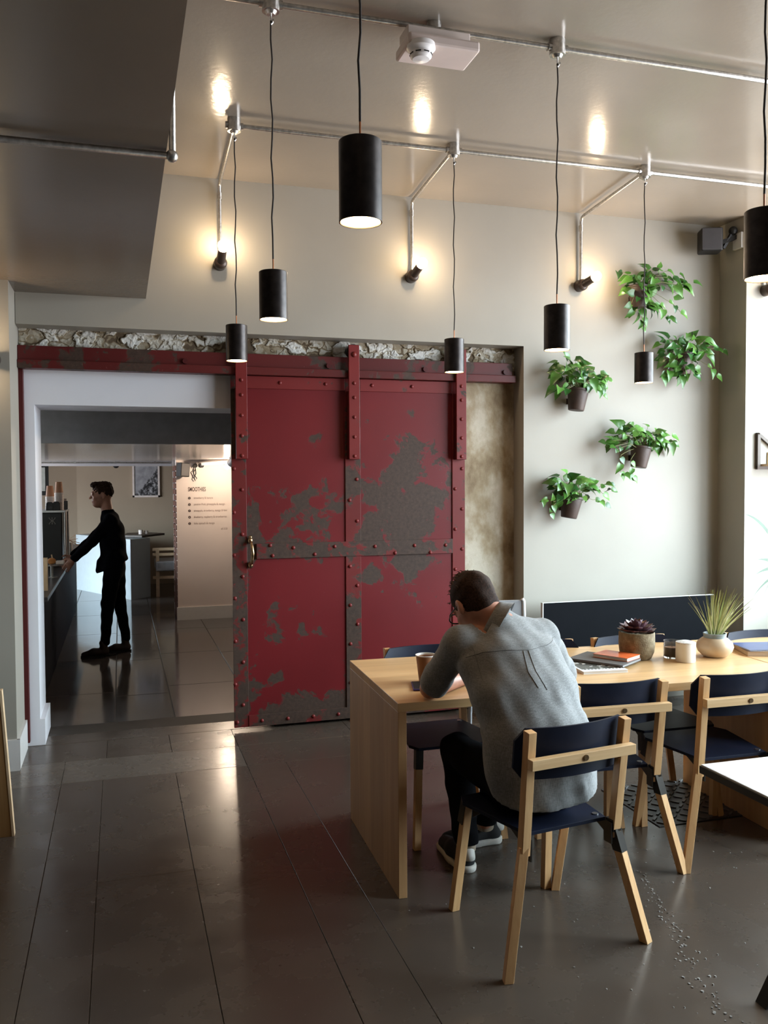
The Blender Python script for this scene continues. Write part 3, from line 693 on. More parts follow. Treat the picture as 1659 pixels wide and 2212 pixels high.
# grey chair seen behind the man's head
gc = thing('grey_chair', (2.16, 4.78, 0), math.radians(-8), label='grey chair with pale post behind the seated man', cat='chair')
MB().lohi((-.15, -.012, .74), (.15, .012, .885)).build('backrest', M['grey_chair'], gc, bevel=.005)
for s_ in (-1, 1):
    MB().tube([(s_*.165, .03, 0), (s_*.165, 0, .45), (s_*.163, -.01, .80), (s_*.16, -.01, .88), (s_*.15, -.01, .892)], .012, 12).build('back_post', plain('pale_tube', (.6, .6, .6), .35) if s_ > 0 else M['grey_chair'], gc, smooth=50)
    MB().tube([(s_*.17, -.38, 0), (s_*.165, -.36, .45)], .012, 12).build('front_leg', M['grey_chair'], gc, smooth=50)
MB().lohi((-.18, -.39, .45), (.18, .0, .47)).build('seat', M['grey_chair'], gc, bevel=.006)
# leaning board at the left edge
lb = thing('wooden_board', (-.8, 4.22, 0), label='wooden board standing on edge at the left frame edge', cat='board')
mb = MB(); Ml = Matrix.Translation((-.485, 4.20, 0)) @ Matrix.Rotation(math.radians(2.0), 4, 'Y') @ Matrix.Rotation(math.radians(0), 4, 'X')
MB().prism([(-.7, 0), (-.009, 0), (-.050, .665), (-.7, .665)], -.02, .02, Matrix.Translation((-.485, 4.24, 0)) @ Matrix.Rotation(PI/2, 4, 'X')).build('panel', M['ply'], lb, world=True)
MB().bar((-.489, 4.24, 0), (-.530, 4.24, .67), .010, .044, (1, 0, 0), 'z').build('edge', M['ply_edge'], lb, world=True, label='pale edge strip')
# speaker in the corner
sp = thing('speaker', (4.06, 5.35, 3.25), label='black wall speaker in the top right corner', cat='speaker')
Ms = Matrix.Translation((4.075, 5.34, 3.315)) @ Matrix.Rotation(math.radians(-22), 4, 'Z')
MB().box((0, 0, 0), (.15, .13, .165), Ms).build('body', M['plastic_black'], sp, world=True, bevel=.012)
MB().box((-.005, -.068, 0), (.135, .008, .15), Ms).build('grille', plain('speaker_grille', (.035, .032, .034), .7), sp, world=True, bevel=.003)
mb = MB(); mb.bar((4.14, 5.34, 3.30), (4.275, 5.30, 3.35), .03, .03, (0, 0, 1)); mb.sphere((4.24, 5.30, 3.39), .032, 12, 8); mb.bar((4.18, 5.33, 3.27), (4.24, 5.30, 3.39), .02, .02); mb.build('bracket', M['plastic_black'], sp, world=True)
MB().lohi((4.262, 5.24, 3.26), (4.285, 5.33, 3.37)).build('wall_plate', M['skirt'], sp, world=True)
# steel triangle shelf bracket on the pier
sh = thing('wall_shelf', (4.6, 5.2, 1.68), label='dark steel triangle shelf on the bright pier', cat='shelf')
xs = 4.385
mb = MB(); mb.bar((xs, 5.195, 1.69), (xs, 5.195, 1.94), .024, .024, (1, 0, 0)); mb.bar((xs, 5.195, 1.93), (xs+.33, 5.195, 1.69), .022, .022, (0, 1, 0)); mb.bar((xs-.012, 5.195, 1.688), (xs+.34, 5.195, 1.688), .022, .022, (0, 1, 0)); mb.build('steel_frame', plain('dark_steel', (.07, .055, .045), .5, .4), sh, world=True)
MB().lohi((xs+.02, 5.0, 1.70), (xs+.33, 5.205, 1.715)).lohi((xs+.09, 5.2, 1.70), (xs+.33, 5.208, 1.80)).build('shelf_board', M['ply_edge'], sh, world=True)
MB().cyl((xs, 5.18, 1.935), (xs, 5.165, 1.935), .007, n=10).build('screw', M['steel'], sh, world=True)

# ================================================================== plants
def leaf_mesh(name, L, W, fold, droop, seed):
    r_ = random.Random(seed); n_ = 6; vs = [(0, 0, 0)]; rows = []
    prof = [.0, .82, 1.0, .86, .60, .30, 0]
    for i in range(1, n_+1):
        t = i/n_; y = L*t; wv = W*.5*prof[i]; z = -droop*L*t*t
        y2 = y-(.16*L if i == 1 else .02*L)
        if i < n_:
            rows.append((len(vs), len(vs)+1, len(vs)+2)); vs += [(-wv, y2, z+fold*wv), (0, y, z-.0), (wv, y2, z+fold*wv)]
        else: tip = len(vs); vs.append((r_.uniform(-.002, .002), y, z-.003))
    fs = [(0, rows[0][1], rows[0][0]), (0, rows[0][2], rows[0][1])]
    for a_, c1 in zip(rows[:-1], rows[1:]): fs += [(a_[0], a_[1], c1[1], c1[0]), (a_[1], a_[2], c1[2], c1[1])]
    fs += [(rows[-1][0], rows[-1][1], tip), (rows[-1][1], rows[-1][2], tip)]
    mes = []
    for m in M['leaf']:
        me = bpy.data.meshes.new(name); me.from_pydata(vs, [], fs); me.polygons.foreach_set('use_smooth', [True]*len(fs)); me.materials.append(m); mes.append(me)
    return mes
LM = [leaf_mesh('leaf', .074, .062, .28, .25, 1), leaf_mesh('leaf', .088, .066, .4, .4, 2), leaf_mesh('leaf', .062, .054, .15, .15, 3), leaf_mesh('leaf', .10, .07, .5, .5, 4)]
def pothos(pot, tilt, blobs, trails, label, seed, n_, potsize=1.0, mixw=(4, 3, 2, 3)):
    r_ = random.Random(seed); px, pz = pot; base = Vector((px, 5.40, pz-.075))
    t = thing('hanging_plant', base, label=label, cat='plant', group='potted vines fixed to the plaster wall')
    Mt = Matrix.Rotation(tilt, 4, 'Y')
    MB().lathe([(.001, 0), (.052*potsize, 0), (.055*potsize, .004), (.073*potsize, .135), (.079*potsize, .137), (.079*potsize, .15), (.071*potsize, .15), (.068*potsize, .12), (.001, .12)], (0, 0, 0), 28, Mt).build('pot', M['pot'], t, smooth=35)
    MB().cyl(Mt @ Vector((0, 0, .11)), Mt @ Vector((0, 0, .135)), .066*potsize, n=20).build('soil', M['soil'], t)
    MB().lohi((-.02, .03, .05), (.02, .10, .09)).build('wall_hook', M['bracket'], t)
    def leaf(p, d, up_, s_=1.0):
        k = r_.randrange(4); mi = r_.choices(range(4), mixw)[0]
        o = bpy.data.objects.new('leaf', LM[k][mi]); link(o); o.parent = t
        y = d.normalized(); z = (up_-y*up_.dot(y)).normalized(); x = y.cross(z)
        o.matrix_local = Matrix.Translation(p) @ Matrix((x, y, z)).transposed().to_4x4() @ Matrix.Diagonal((s_, s_, s_, 1))
    stems = MB(); org = Mt @ Vector((0, 0, .14))
    tot = sum(b[4] for b in blobs)
    for (bx, bz, rx, rz, wgt) in blobs:
        for k in range(int(1.5*n_*wgt/tot)):
            while True:
                q = Vector((r_.uniform(-1, 1), r_.uniform(-1, 1), r_.uniform(-1, 1)))
                if .25 < q.length < 1: break
            p = Vector((bx-px+q.x*rx, -.02+q.y*.10, bz-base.z+q.z*rz)); 
            if p.y > .075: p.y = .075
            d = Vector((q.x*1.1+(p.x-org.x)*3, q.y*.6-.15, q.z*.7-.25))+Vector((r_.gauss(0, .35), r_.gauss(0, .3), r_.gauss(0, .35)))
            up_ = Vector((r_.gauss(0, .45), -.9, .75+r_.gauss(0, .4)))
            leaf(p, d, up_, r_.uniform(.62, 1.05))
            if k % 2 == 0:
                m_ = (org+p)/2+Vector((0, -.02, .03)); stems.tube([org+Vector((q.x*.04, q.y*.04, -.02)), m_, p], .0015, 5)
    for path in trails:
        P = [org]+[Vector((x-px, -.05+.0*i, z-base.z)) for i, (x, z) in enumerate(path)]
        Q = []
        for i in range(len(P)-1):
            for s_ in range(5): Q.append(P[i].lerp(P[i+1], s_/5)+Vector((0, 0, .012*math.sin(s_*PI/5))))
        Q.append(P[-1]); stems.tube(Q, .0017, 5)
        for i in range(6, len(Q), 2):
            s_ = 1 if (i//2) % 2 else -1; dr = (Q[i]-Q[i-1]).normalized()
            leaf(Q[i], dr*.6+Vector((s_*.5, -.3, -.3+.3*r_.random())), Vector((0, -1, .4)), r_.uniform(.55, .85))
    stems.build('stem', M['stem'], t, smooth=60)
    return t
# (pot x,z), tilt, blobs (x, z, rx, rz, weight) all in metres on the wall
pothos((3.035, 2.165), .12, [(2.96, 2.36, .12, .09, 3), (3.08, 2.33, .13, .08, 3), (2.90, 2.27, .08, .07, 1), (3.19, 2.28, .07, .06, 1)], [[(3.18, 2.34), (3.26, 2.31)], [(3.15, 2.25), (3.22, 2.20)]],
       'bushy potted vine high beside the recess, leftmost of the upper pots', 1, 62)
pothos((3.53, 2.90), 0, [(3.50, 2.98, .10, .07, 3), (3.70, 3.04, .15, .08, 5), (3.54, 2.85, .12, .06, 4), (3.86, 3.00, .09, .09, 2), (3.53, 2.92, .09, .07, 2)], [[(3.42, 3.03), (3.33, 3.05)], [(3.72, 2.88), (3.84, 2.80)], [(3.66, 2.86), (3.72, 2.76), (3.78, 2.74)], [(3.53, 2.75), (3.53, 2.68)]],
       'topmost potted vine with a single leaf dangling, below the speaker', 2, 66, mixw=(3, 4, 2, 4))
pothos((3.90, 2.44), -.05, [(3.80, 2.53, .12, .10, 4), (3.98, 2.56, .13, .09, 4), (3.90, 2.42, .13, .07, 3)], [[(4.10, 2.55), (4.20, 2.54)], [(4.05, 2.44), (4.15, 2.36)], [(3.76, 2.38), (3.70, 2.34)]],
       'dark dense potted vine at the right, under the topmost one', 3, 66, mixw=(3, 2, 6, 2))
pothos((3.535, 1.77), .15, [(3.43, 1.93, .12, .07, 3), (3.60, 1.92, .13, .08, 4), (3.33, 1.86, .06, .06, 1), (3.74, 1.88, .06, .05, 1)], [[(3.36, 1.78), (3.36, 1.66), (3.44, 1.62)], [(3.44, 1.75), (3.46, 1.63)], [(3.70, 1.86), (3.78, 1.87)]],
       'potted vine in the middle with a trailing loop on its left', 4, 62, mixw=(3, 4, 1, 4))
pothos((2.98, 1.42), .18, [(2.93, 1.57, .09, .08, 3), (3.05, 1.55, .10, .07, 2), (2.93, 1.50, .06, .05, 1)], [[(2.84, 1.46), (2.76, 1.47)], [(2.84, 1.44), (2.82, 1.38)], [(3.18, 1.55), (3.28, 1.58)], [(3.14, 1.47), (3.24, 1.44)], [(3.12, 1.56), (3.22, 1.51), (3.30, 1.54)]],
       'lowest potted vine, nearest the recess corner', 5, 44, mixw=(3, 4, 2, 3))
# grassy plant in a round vase
AP = Vector((2.715, 3.50, .757))
ap = thing('grass_plant', AP, label='spiky green grass plant in round cream vase on the table', cat='plant')
MB().lathe([(.001, 0), (.045, 0), (.055, .004), (.078, .026), (.086, .048), (.080, .070), (.060, .088), (.053, .092)], (0, 0, 0), 40).build('vase', plain('cream_stoneware', (.50, .37, .24), .5, var=.06), ap, smooth=50)
MB().lathe([(.053, .090), (.0515, .100), (.054, .112), (.049, .113), (.046, .098), (.001, .095)], (0, 0, 0), 40).build('vase_neck', plain('blue_grey_glaze', (.20, .24, .25), .4), ap, smooth=50, label='blue grey glazed neck')
gm = [plain('grass_green', (.30, .33, .10), .5), plain('grass_pale', (.52, .50, .26), .5), plain('grass_olive', (.22, .23, .08), .5)]
r_ = random.Random(11)
for k in range(120):
    a_ = r_.uniform(0, 2*PI); sp_ = abs(r_.gauss(0, .34)); lean = Vector((math.cos(a_)*sp_*1.1+.22, math.sin(a_)*sp_*.7, 1)).normalized(); L = r_.uniform(.14, .26)
    p0 = Vector((math.cos(a_)*.03*r_.random(), math.sin(a_)*.03*r_.random(), .098)); side = lean.cross(Vector((0, 1, .1))).normalized()
    vs = []; nseg = 5
    for i in range(nseg+1):
        t_ = i/nseg; c1 = p0+lean*(L*t_)+Vector((lean.x, lean.y, -.25))*(.10*L*t_*t_*2); wv = .0024*(1-t_)+.0003
        vs += [c1-side*wv, c1+side*wv+Vector((0, .001, 0))]
    fs = [(2*i, 2*i+1, 2*i+3, 2*i+2) for i in range(nseg)]
    MB().add(vs, fs).build('blade', gm[r_.choices((0, 1, 2), (4, 3, 2))[0]], ap, smooth=80)
# succulent
SU = Vector((2.335, 3.575, .757))
su = thing('succulent_plant', SU, label='dark purple rosette succulent in mottled stone pot on the table', cat='plant')
def mott():
    m, nt, b = new_mat('mottled_stone_pot'); v = coords(nt); f = noise(nt, v, 28, 5, .7); g = noise(nt, v, 150, 3)
    nt.links.new(ramp(nt, f, [(.3, (.10, .065, .03)), (.55, (.19, .14, .075)), (.75, (.30, .25, .16))]), b.inputs['Base Color']); b.inputs['Roughness'].default_value = .85; bump(nt, b, g, .5, .004); return m
MB().lathe([(.001, 0), (.058, 0), (.068, .006), (.080, .035), (.084, .07), (.083, .125), (.080, .128), (.076, .125), (.076, .11), (.001, .108)], (0, 0, 0), 40).build('pot', mott(), su, smooth=45)
pm = plain('purple_succulent', (.085, .035, .045), .38, var=.3, coat=.2)
for ring, (cnt, L, tilt_, z_) in enumerate(((5, .032, 1.2, .150), (7, .052, .85, .144), (9, .070, .50, .136), (10, .088, .22, .130), (10, .092, -.02, .130))):
    for k in range(cnt):
        a_ = 2*PI*k/cnt+ring*.37; Mx = Matrix.Translation((0, 0, z_)) @ Matrix.Rotation(a_, 4, 'Z') @ Matrix.Rotation(-tilt_, 4, 'Y')
        vs = []; rowsn = 6
        for i in range(rowsn+1):
            t_ = i/rowsn; wv = L*.40*math.sin(PI*min(1, t_*.78+.2))*(1 if t_ < .9 else .25); zz = L*.18*t_*t_
            for (yy, hz) in ((-1, .35), (0, -.05), (1, .35)): vs.append(Mx @ Vector((L*t_, yy*wv, zz+hz*wv*.6)))
            for (yy, hz) in ((-1, .3), (0, -.45), (1, .3)): vs.append(Mx @ Vector((L*t_, yy*wv, zz+hz*wv*.6)))
        fs = []
        for i in range(rowsn):
            o0 = i*6; o1 = o0+6; fs += [(o0, o0+1, o1+1, o1), (o0+1, o0+2, o1+2, o1+1), (o0+3, o1+3, o1+4, o0+4), (o0+4, o1+4, o1+5, o0+5), (o0, o1, o1+3, o0+3), (o0+2, o0+5, o1+5, o1+2)]
        MB().add(vs, fs).build('petal', pm, su, smooth=60)
# spider plant at the right edge
spd = thing('spider_plant', (4.28, 4.75, .80), label='long leaved plant at the right edge below the triangle shelf', cat='plant')
MB().lathe([(.001, 0), (.07, 0), (.1, .16), (.09, .16), (.09, .14), (.001, .14)], (0, 0, 0), 28).build('pot', M['pot'], spd, smooth=40)
lm_ = plain('grey_green_leaf', (.06, .10, .065), .5)
for (dx, dz, hh) in ((-.40, .42, .30), (-.31, .02, .16), (-.26, -.16, .22), (-.22, -.13, .17), (-.33, -.13, .10), (.2, .1, .2), (.1, .3, .3), (-.29, .12, .12)):
    p0 = Vector((0, 0, .15)); p2 = Vector((dx, -.03, .16+dz)); p1 = Vector((dx*.5, -.02, .16+max(dz, 0)*.5+hh*.6)); side = Vector((.25, 0, .97)); vs = []
    for i in range(11):
        t_ = i/10; c1 = p0*(1-t_)**2+p1*2*t_*(1-t_)+p2*t_*t_; wv = .013*math.sin(PI*min(1, .12+t_*.88))+.0008; vs += [c1-side*wv, c1+side*wv]
    MB().add(vs, [(2*i, 2*i+1, 2*i+3, 2*i+2) for i in range(10)]).build('leaf', lm_, spd, smooth=80)
st_ = thing('plant_stand', (4.28, 4.75, 0), label='small dark stand under the long leaved plant', cat='stand')
MB().cyl((0, 0, 0), (0, 0, .02), .12, n=28).cyl((0, 0, .02), (0, 0, .78), .015, n=12).cyl((0, 0, .78), (0, 0, .80), .1, n=28).build('pedestal', M['blackmetal'], st_, smooth=40)

# ================================================================== things on the table
TZ = .757
cp = thing('paper_cup', (1.222, 3.43, TZ), label='brown paper coffee cup by the seated man’s elbow', cat='cup')
MB().lathe([(.001, .002), (.027, .002), (.029, 0), (.0425, .112), (.040, .112), (.028, .01), (.001, .01)], (0, 0, 0), 36).build('cup_body', plain('kraft_paper', (.36, .17, .075), .7, var=.15), cp, smooth=40)
MB().lathe([(.0415, .110), (.0445, .112), (.0445, .116), (.0405, .116), (.0395, .108)], (0, 0, 0), 36).build('rim', plain('cup_white', (.8, .76, .7), .5), cp, smooth=60, label='white rolled rim')
MB().lathe([(.001, .085), (.0365, .085)], (0, 0, 0), 30).build('coffee', plain('coffee', (.05, .02, .01), .1), cp)
ph = thing('phone', (1.17, 3.35, TZ), math.radians(-15), label='dark blue phone lying beside the paper cup', cat='phone')
MB().lohi((-.035, -.07, 0), (.035, .07, .008)).build('case', plain('blue_case', (.05, .04, .22), .3), ph, bevel=.003)
MB().lohi((-.031, -.065, .008), (.031, .065, .0085)).build('screen', M['plastic_black'], ph)
def book(name, c, size, rz, cover, pages, label, cat, z=TZ, art=None):
    t = thing(name, (c[0], c[1], z), math.radians(rz), label=label, cat=cat); sx_, sy_, h = size
    MB().lohi((-sx_/2+.002, -sy_/2+.002, .0015), (sx_/2-.002, sy_/2-.002, h-.0015)).build('pages', pages, t)
    MB().lohi((-sx_/2, -sy_/2, h-.0015), (sx_/2, sy_/2, h)).lohi((-sx_/2, -sy_/2, 0), (sx_/2, sy_/2, .0015)).build('cover', cover, t)
    if art: art(t, sx_, sy_, h)
    return t
paper = plain('page_edges', (.70, .66, .60), .8, var=.05)
def art1(t, sx_, sy_, h):
    m, nt, b = new_mat('magazine_photo'); v = coords(nt); f = noise(nt, v, 22, 6, .6, .5)
    nt.links.new(ramp(nt, f, [(.50, (.035, .035, .032)), (.56, (.10, .10, .09)), (.62, (.75, .75, .74))]), b.inputs['Base Color']); b.inputs['Roughness'].default_value = .25
    MB().lohi((-sx_/2+.012, -sy_/2+.045, h), (sx_/2-.012, sy_/2-.008, h+.0004)).build('cover_photo', m, t)
    mb = MB()
    for k in range(12): x = -sx_/2+.02+k*.0165; mb.lohi((x, -sy_/2+.034, h), (x+.009, -sy_/2+.042, h+.0004))
    mb.build('title_band', M['plastic_black'], t)
book('magazine', (2.04, 3.475), (.21, .28, .012), -6, plain('magazine_white', (.8, .8, .8), .3), paper, 'white magazine with dark photo cover beside the seated man', 'magazine', art=art1)
book('notebook', (2.135, 3.53), (.20, .27, .010), 34, plain('grey_card', (.09, .085, .085), .6), plain('grey_pages', (.25, .24, .23), .7), 'dark grey notebook lying under the orange book', 'notebook', z=TZ+.013)
ob = plain('orange_cover', (.75, .14, .04), .3, var=.5, scale=9)
book('book', (2.195, 3.525), (.125, .175, .016), 30, ob, paper, 'small orange book on top of the grey notebook', 'book', z=TZ+.0235)
# candles
gl = thing('glass_candle', (2.505, 3.54, TZ), label='copper toned glass candle jar left of the vase', cat='candle')
MB().lathe([(.001, 0), (.036, 0), (.039, .004), (.039, .082), (.037, .082), (.0365, .008), (.001, .006)], (0, 0, 0), 32).build('glass_jar', M['glass'], gl, smooth=40)
MB().lathe([(.001, .0075), (.035, .0075), (.035, .052), (.001, .052)], (0, 0, 0), 28).build('wax', plain('brown_wax', (.32, .15, .07), .5), gl, smooth=40)
MB().cyl((0, 0, .052), (0, 0, .064), .0012, n=6).build('wick', M['plastic_black'], gl)
wc = thing('white_candle', (2.512, 3.445, TZ), label='white ceramic candle jar in front of the glass one', cat='candle')
MB().lathe([(.001, 0), (.043, 0), (.045, .003), (.045, .085), (.043, .087), (.041, .085), (.041, .075), (.001, .075)], (0, 0, 0), 36).build('jar', plain('white_ceramic', (.75, .73, .70), .35, var=.03), wc, smooth=40)
MB().lathe([(.001, .083), (.043, .081), (.0455, .086), (.044, .092), (.02, .098), (.001, .098)], (0, 0, 0), 36).build('lid', plain('pebbled_lid', (.62, .60, .58), .6, var=.2, scale=120), wc, smooth=45)
# books right of the vase
book('book', (3.02, 3.50), (.26, .20, .022), -20, plain('brown_card', (.28, .17, .09), .7), plain('brown_pages', (.42, .30, .2), .8), 'thick brown paper covered book at the right edge of the table', 'book')
book('magazine', (3.03, 3.52), (.27, .20, .006), -12, plain('blue_cover', (.035, .06, .17), .3), paper, 'blue covered booklet on the thick brown book', 'magazine', z=TZ+.0225)

# ================================================================== SDF modelling for bodies
class SDF:
    def __init__(s, lo, hi, h):
        s.h = h; s.lo = np.array(lo, float); n = np.ceil((np.array(hi)-s.lo)/h).astype(int)+1; s.n = n
        g = [s.lo[i]+h*np.arange(n[i]) for i in range(3)]
        s.X, s.Y, s.Z = np.meshgrid(*g, indexing='ij'); s.X = s.X.astype(np.float32); s.Y = s.Y.astype(np.float32); s.Z = s.Z.astype(np.float32)
        s.d = np.full(s.X.shape, 9.0, np.float32)
    def P(s): return s.X, s.Y, s.Z
    def smin(s, b, k):
        if k <= 0: s.d = np.minimum(s.d, b); return
        h = np.clip(.5+.5*(b-s.d)/k, 0, 1); s.d = b*(1-h)+s.d*h-k*h*(1-h)
    def cone(s, a, b, r1, r2, k=.02, sx=None):
        """tapered capsule; sx=(axis, f): squeeze space along axis by f (f<1 makes it wider)"""
        X, Y, Z = s.X, s.Y, s.Z; a = np.array(a, float); b = np.array(b, float)
        if sx is not None:
            ax = np.array(sx[0], float); ax /= np.linalg.norm(ax); f = sx[1]; c = (a+b)/2
            t = ((X-c[0])*ax[0]+(Y-c[1])*ax[1]+(Z-c[2])*ax[2])*(f-1)
            X = X+t*ax[0]; Y = Y+t*ax[1]; Z = Z+t*ax[2]
            for q in (a, b): q += ax*((q-c)@ax)*(f-1)
        ab = b-a; L2 = ab@ab+1e-9; t = np.clip(((X-a[0])*ab[0]+(Y-a[1])*ab[1]+(Z-a[2])*ab[2])/L2, 0, 1)
        dd = np.sqrt((X-a[0]-t*ab[0])**2+(Y-a[1]-t*ab[1])**2+(Z-a[2]-t*ab[2])**2)-(r1+(r2-r1)*t)
        s.smin(dd, k); return s
    def ell(s, c, r, k=.02, R=None, cut=False):
        X, Y, Z = s.X-c[0], s.Y-c[1], s.Z-c[2]
        if R is not None: X, Y, Z = (X*R[0][0]+Y*R[0][1]+Z*R[0][2], X*R[1][0]+Y*R[1][1]+Z*R[1][2], X*R[2][0]+Y*R[2][1]+Z*R[2][2])
        q = np.sqrt((X/r[0])**2+(Y/r[1])**2+(Z/r[2])**2); g = np.sqrt((X/r[0]**2)**2+(Y/r[1]**2)**2+(Z/r[2]**2)**2)+1e-6
        dd = q*(q-1)/g
        if cut: s.d = np.maximum(s.d, -dd)
        else: s.smin(dd, k)
        return s
    def chain(s, pts, k=.02, sx=None):
        for (a, ra), (b, rb) in zip(pts[:-1], pts[1:]): s.cone(a, b, ra, rb, k, sx)
        return s
    def clip(s, n, off):   # keep n.p <= off
        n = np.array(n, float); n /= np.linalg.norm(n); s.d = np.maximum(s.d, s.X*n[0]+s.Y*n[1]+s.Z*n[2]-off); return s
    def wobble(s, terms):
        t = 0
        for amp, kx, ky, kz, phs in terms: t = t+amp*np.sin(s.X*kx+s.Y*ky+s.Z*kz+phs)
        s.d = s.d+t; return s
    def mesh(s, name):
        F = s.d.astype(np.float64); n = s.n; sg = F < 0
        nc = n-1; acc = np.zeros((*nc, 3)); cnt = np.zeros(nc)
        corners = [(i, j, k) for i in (0, 1) for j in (0, 1) for k in (0, 1)]
        def sl(c): return F[c[0]:c[0]+nc[0], c[1]:c[1]+nc[1], c[2]:c[2]+nc[2]]
        for c in corners:
            for ax in range(3):
                if c[ax]: continue
                c2 = list(c); c2[ax] = 1; A = sl(c); B = sl(c2); m = (A < 0) != (B < 0)
                t = np.where(m, A/np.where(m, A-B, 1), 0)
                for q in range(3): acc[..., q] += m*(c[q]+(t if q == ax else 0))
                cnt += m
        act = cnt > 0; idx = -np.ones(nc, int); ids = np.argwhere(act); idx[act] = np.arange(len(ids))
        V = (acc[act]/cnt[act][:, None]+ids)*s.h+s.lo
        faces = []
        for ax in range(3):
            u, v = [(1, 2), (2, 0), (0, 1)][ax]
            sa = [slice(None)]*3; sb2 = [slice(None)]*3; sa[ax] = slice(0, n[ax]-1); sb2[ax] = slice(1, n[ax])
            A = sg[tuple(sa)]; B = sg[tuple(sb2)]; m = A != B
            e_ = np.argwhere(m); ok = (e_[:, u] > 0) & (e_[:, v] > 0) & (e_[:, u] < n[u]-1) & (e_[:, v] < n[v]-1); e_ = e_[ok]
            inside = A[tuple(e_.T)]
            q = []
            for du, dv in ((-1, -1), (0, -1), (0, 0), (-1, 0)):
                c = e_.copy(); c[:, u] += du; c[:, v] += dv; q.append(idx[tuple(c.T)])
            q = np.stack(q, 1); q[~inside] = q[~inside][:, ::-1]; faces.append(q)
        faces = np.concatenate(faces); me = bpy.data.meshes.new(name); me.from_pydata(V.tolist(), [], faces.tolist())
        me.polygons.foreach_set('use_smooth', [True]*len(faces)); me.update(); return me
    def build(s, name, m, parent, label=None, smooth_it=2, sub=None):
        me = s.mesh(name); me.materials.append(m); o = bpy.data.objects.new(name, me); link(o)
        me.transform(inv(parent)); o.parent = sub or parent
        if smooth_it:
            md = o.modifiers.new('smooth', 'SMOOTH'); md.iterations = smooth_it; md.factor = .5
        if label: o['label'] = label
        return o
def unit(v): v = np.array(v, float); return v/np.linalg.norm(v)
def head(S_, C, R, hs=1.0, ears=True):
    """R rows: right, forward, up ; C head centre"""
    R = np.array(R)
    def w(x, y, z): return C+(R[0]*x+R[1]*y+R[2]*z)*hs
    S_.ell(w(0, -.012, .030), (.074*hs, .094*hs, .090*hs), .02, R); S_.ell(w(0, .030, -.035), (.058*hs, .064*hs, .078*hs), .03, R)
    S_.ell(w(0, .050, -.085), (.036*hs, .036*hs, .028*hs), .025, R)              # chin and jaw
    S_.cone(w(0, .090, .012), w(0, .112, -.022), .007*hs, .0105*hs, .012)         # nose
    S_.ell(w(0, .083, .030), (.05*hs, .016*hs, .012*hs), .012, R)                # brow
    S_.ell(w(0, .088, -.052), (.024*hs, .012*hs, .010*hs), .008, R)              # lips
    for sx_ in (-1, 1):
        S_.ell(w(sx_*.030, .097, .014), (.015*hs, .012*hs, .009*hs), 0, R, cut=True)
        S_.ell(w(sx_*.030, .085, .013), (.013*hs, .013*hs, .011*hs), .003, R)
        S_.ell(w(sx_*.037, .065, -.022), (.022*hs, .022*hs, .02*hs), .015, R)
        if ears:
            S_.ell(w(sx_*.080, -.008, -.004), (.010*hs, .019*hs, .033*hs), .006, R); S_.ell(w(sx_*.088, -.001, .002), (.006*hs, .010*hs, .018*hs), 0, R, cut=True)
    return w
def hand(S_, wrist, fwd, side, palmn, curl=.5, sc=1.0):
    """fwd: wrist->knuckles, side: towards the thumb, palmn: palm normal (fingers curl towards it)"""
    f, s_, n_ = unit(fwd), unit(side), unit(palmn); wr = np.array(wrist, float)
    def at(a, b, c): return wr+(f*a+s_*b+n_*c)*sc
    S_.cone(at(0, 0, 0), at(.045, 0, 0), .024*sc, .026*sc, .01, None); S_.cone(at(.04, .022, 0), at(.082, .026, 0), .016*sc, .012*sc, .012); S_.cone(at(.04, -.02, 0), at(.078, -.026, 0), .016*sc, .011*sc, .012); S_.cone(at(.04, 0, 0), at(.085, 0, 0), .018*sc, .012*sc, .012)
    for i, (b, L) in enumerate(((.030, .072), (.010, .080), (-.010, .074), (-.029, .058))):
        a = at(.084, b, 0); c1 = curl*(1+.12*i); d1 = f*math.cos(c1*.7)+n_*math.sin(c1*.7); d2 = f*math.cos(c1*1.7)+n_*math.sin(c1*1.7)
        m_ = a+d1*L*.55*sc; e_ = m_+d2*L*.45*sc; S_.cone(a, m_, .0090*sc, .0082*sc, .004); S_.cone(m_, e_, .0082*sc, .007*sc, .003)
    a = at(.025, .026, .004); m_ = a+unit(f*.6+s_*.8+n_*.15)*.042*sc; e_ = m_+unit(f*.95+s_*.25+n_*.3)*.03*sc; S_.cone(a, m_, .013*sc, .010*sc, .008); S_.cone(m_, e_, .010*sc, .008*sc, .003)

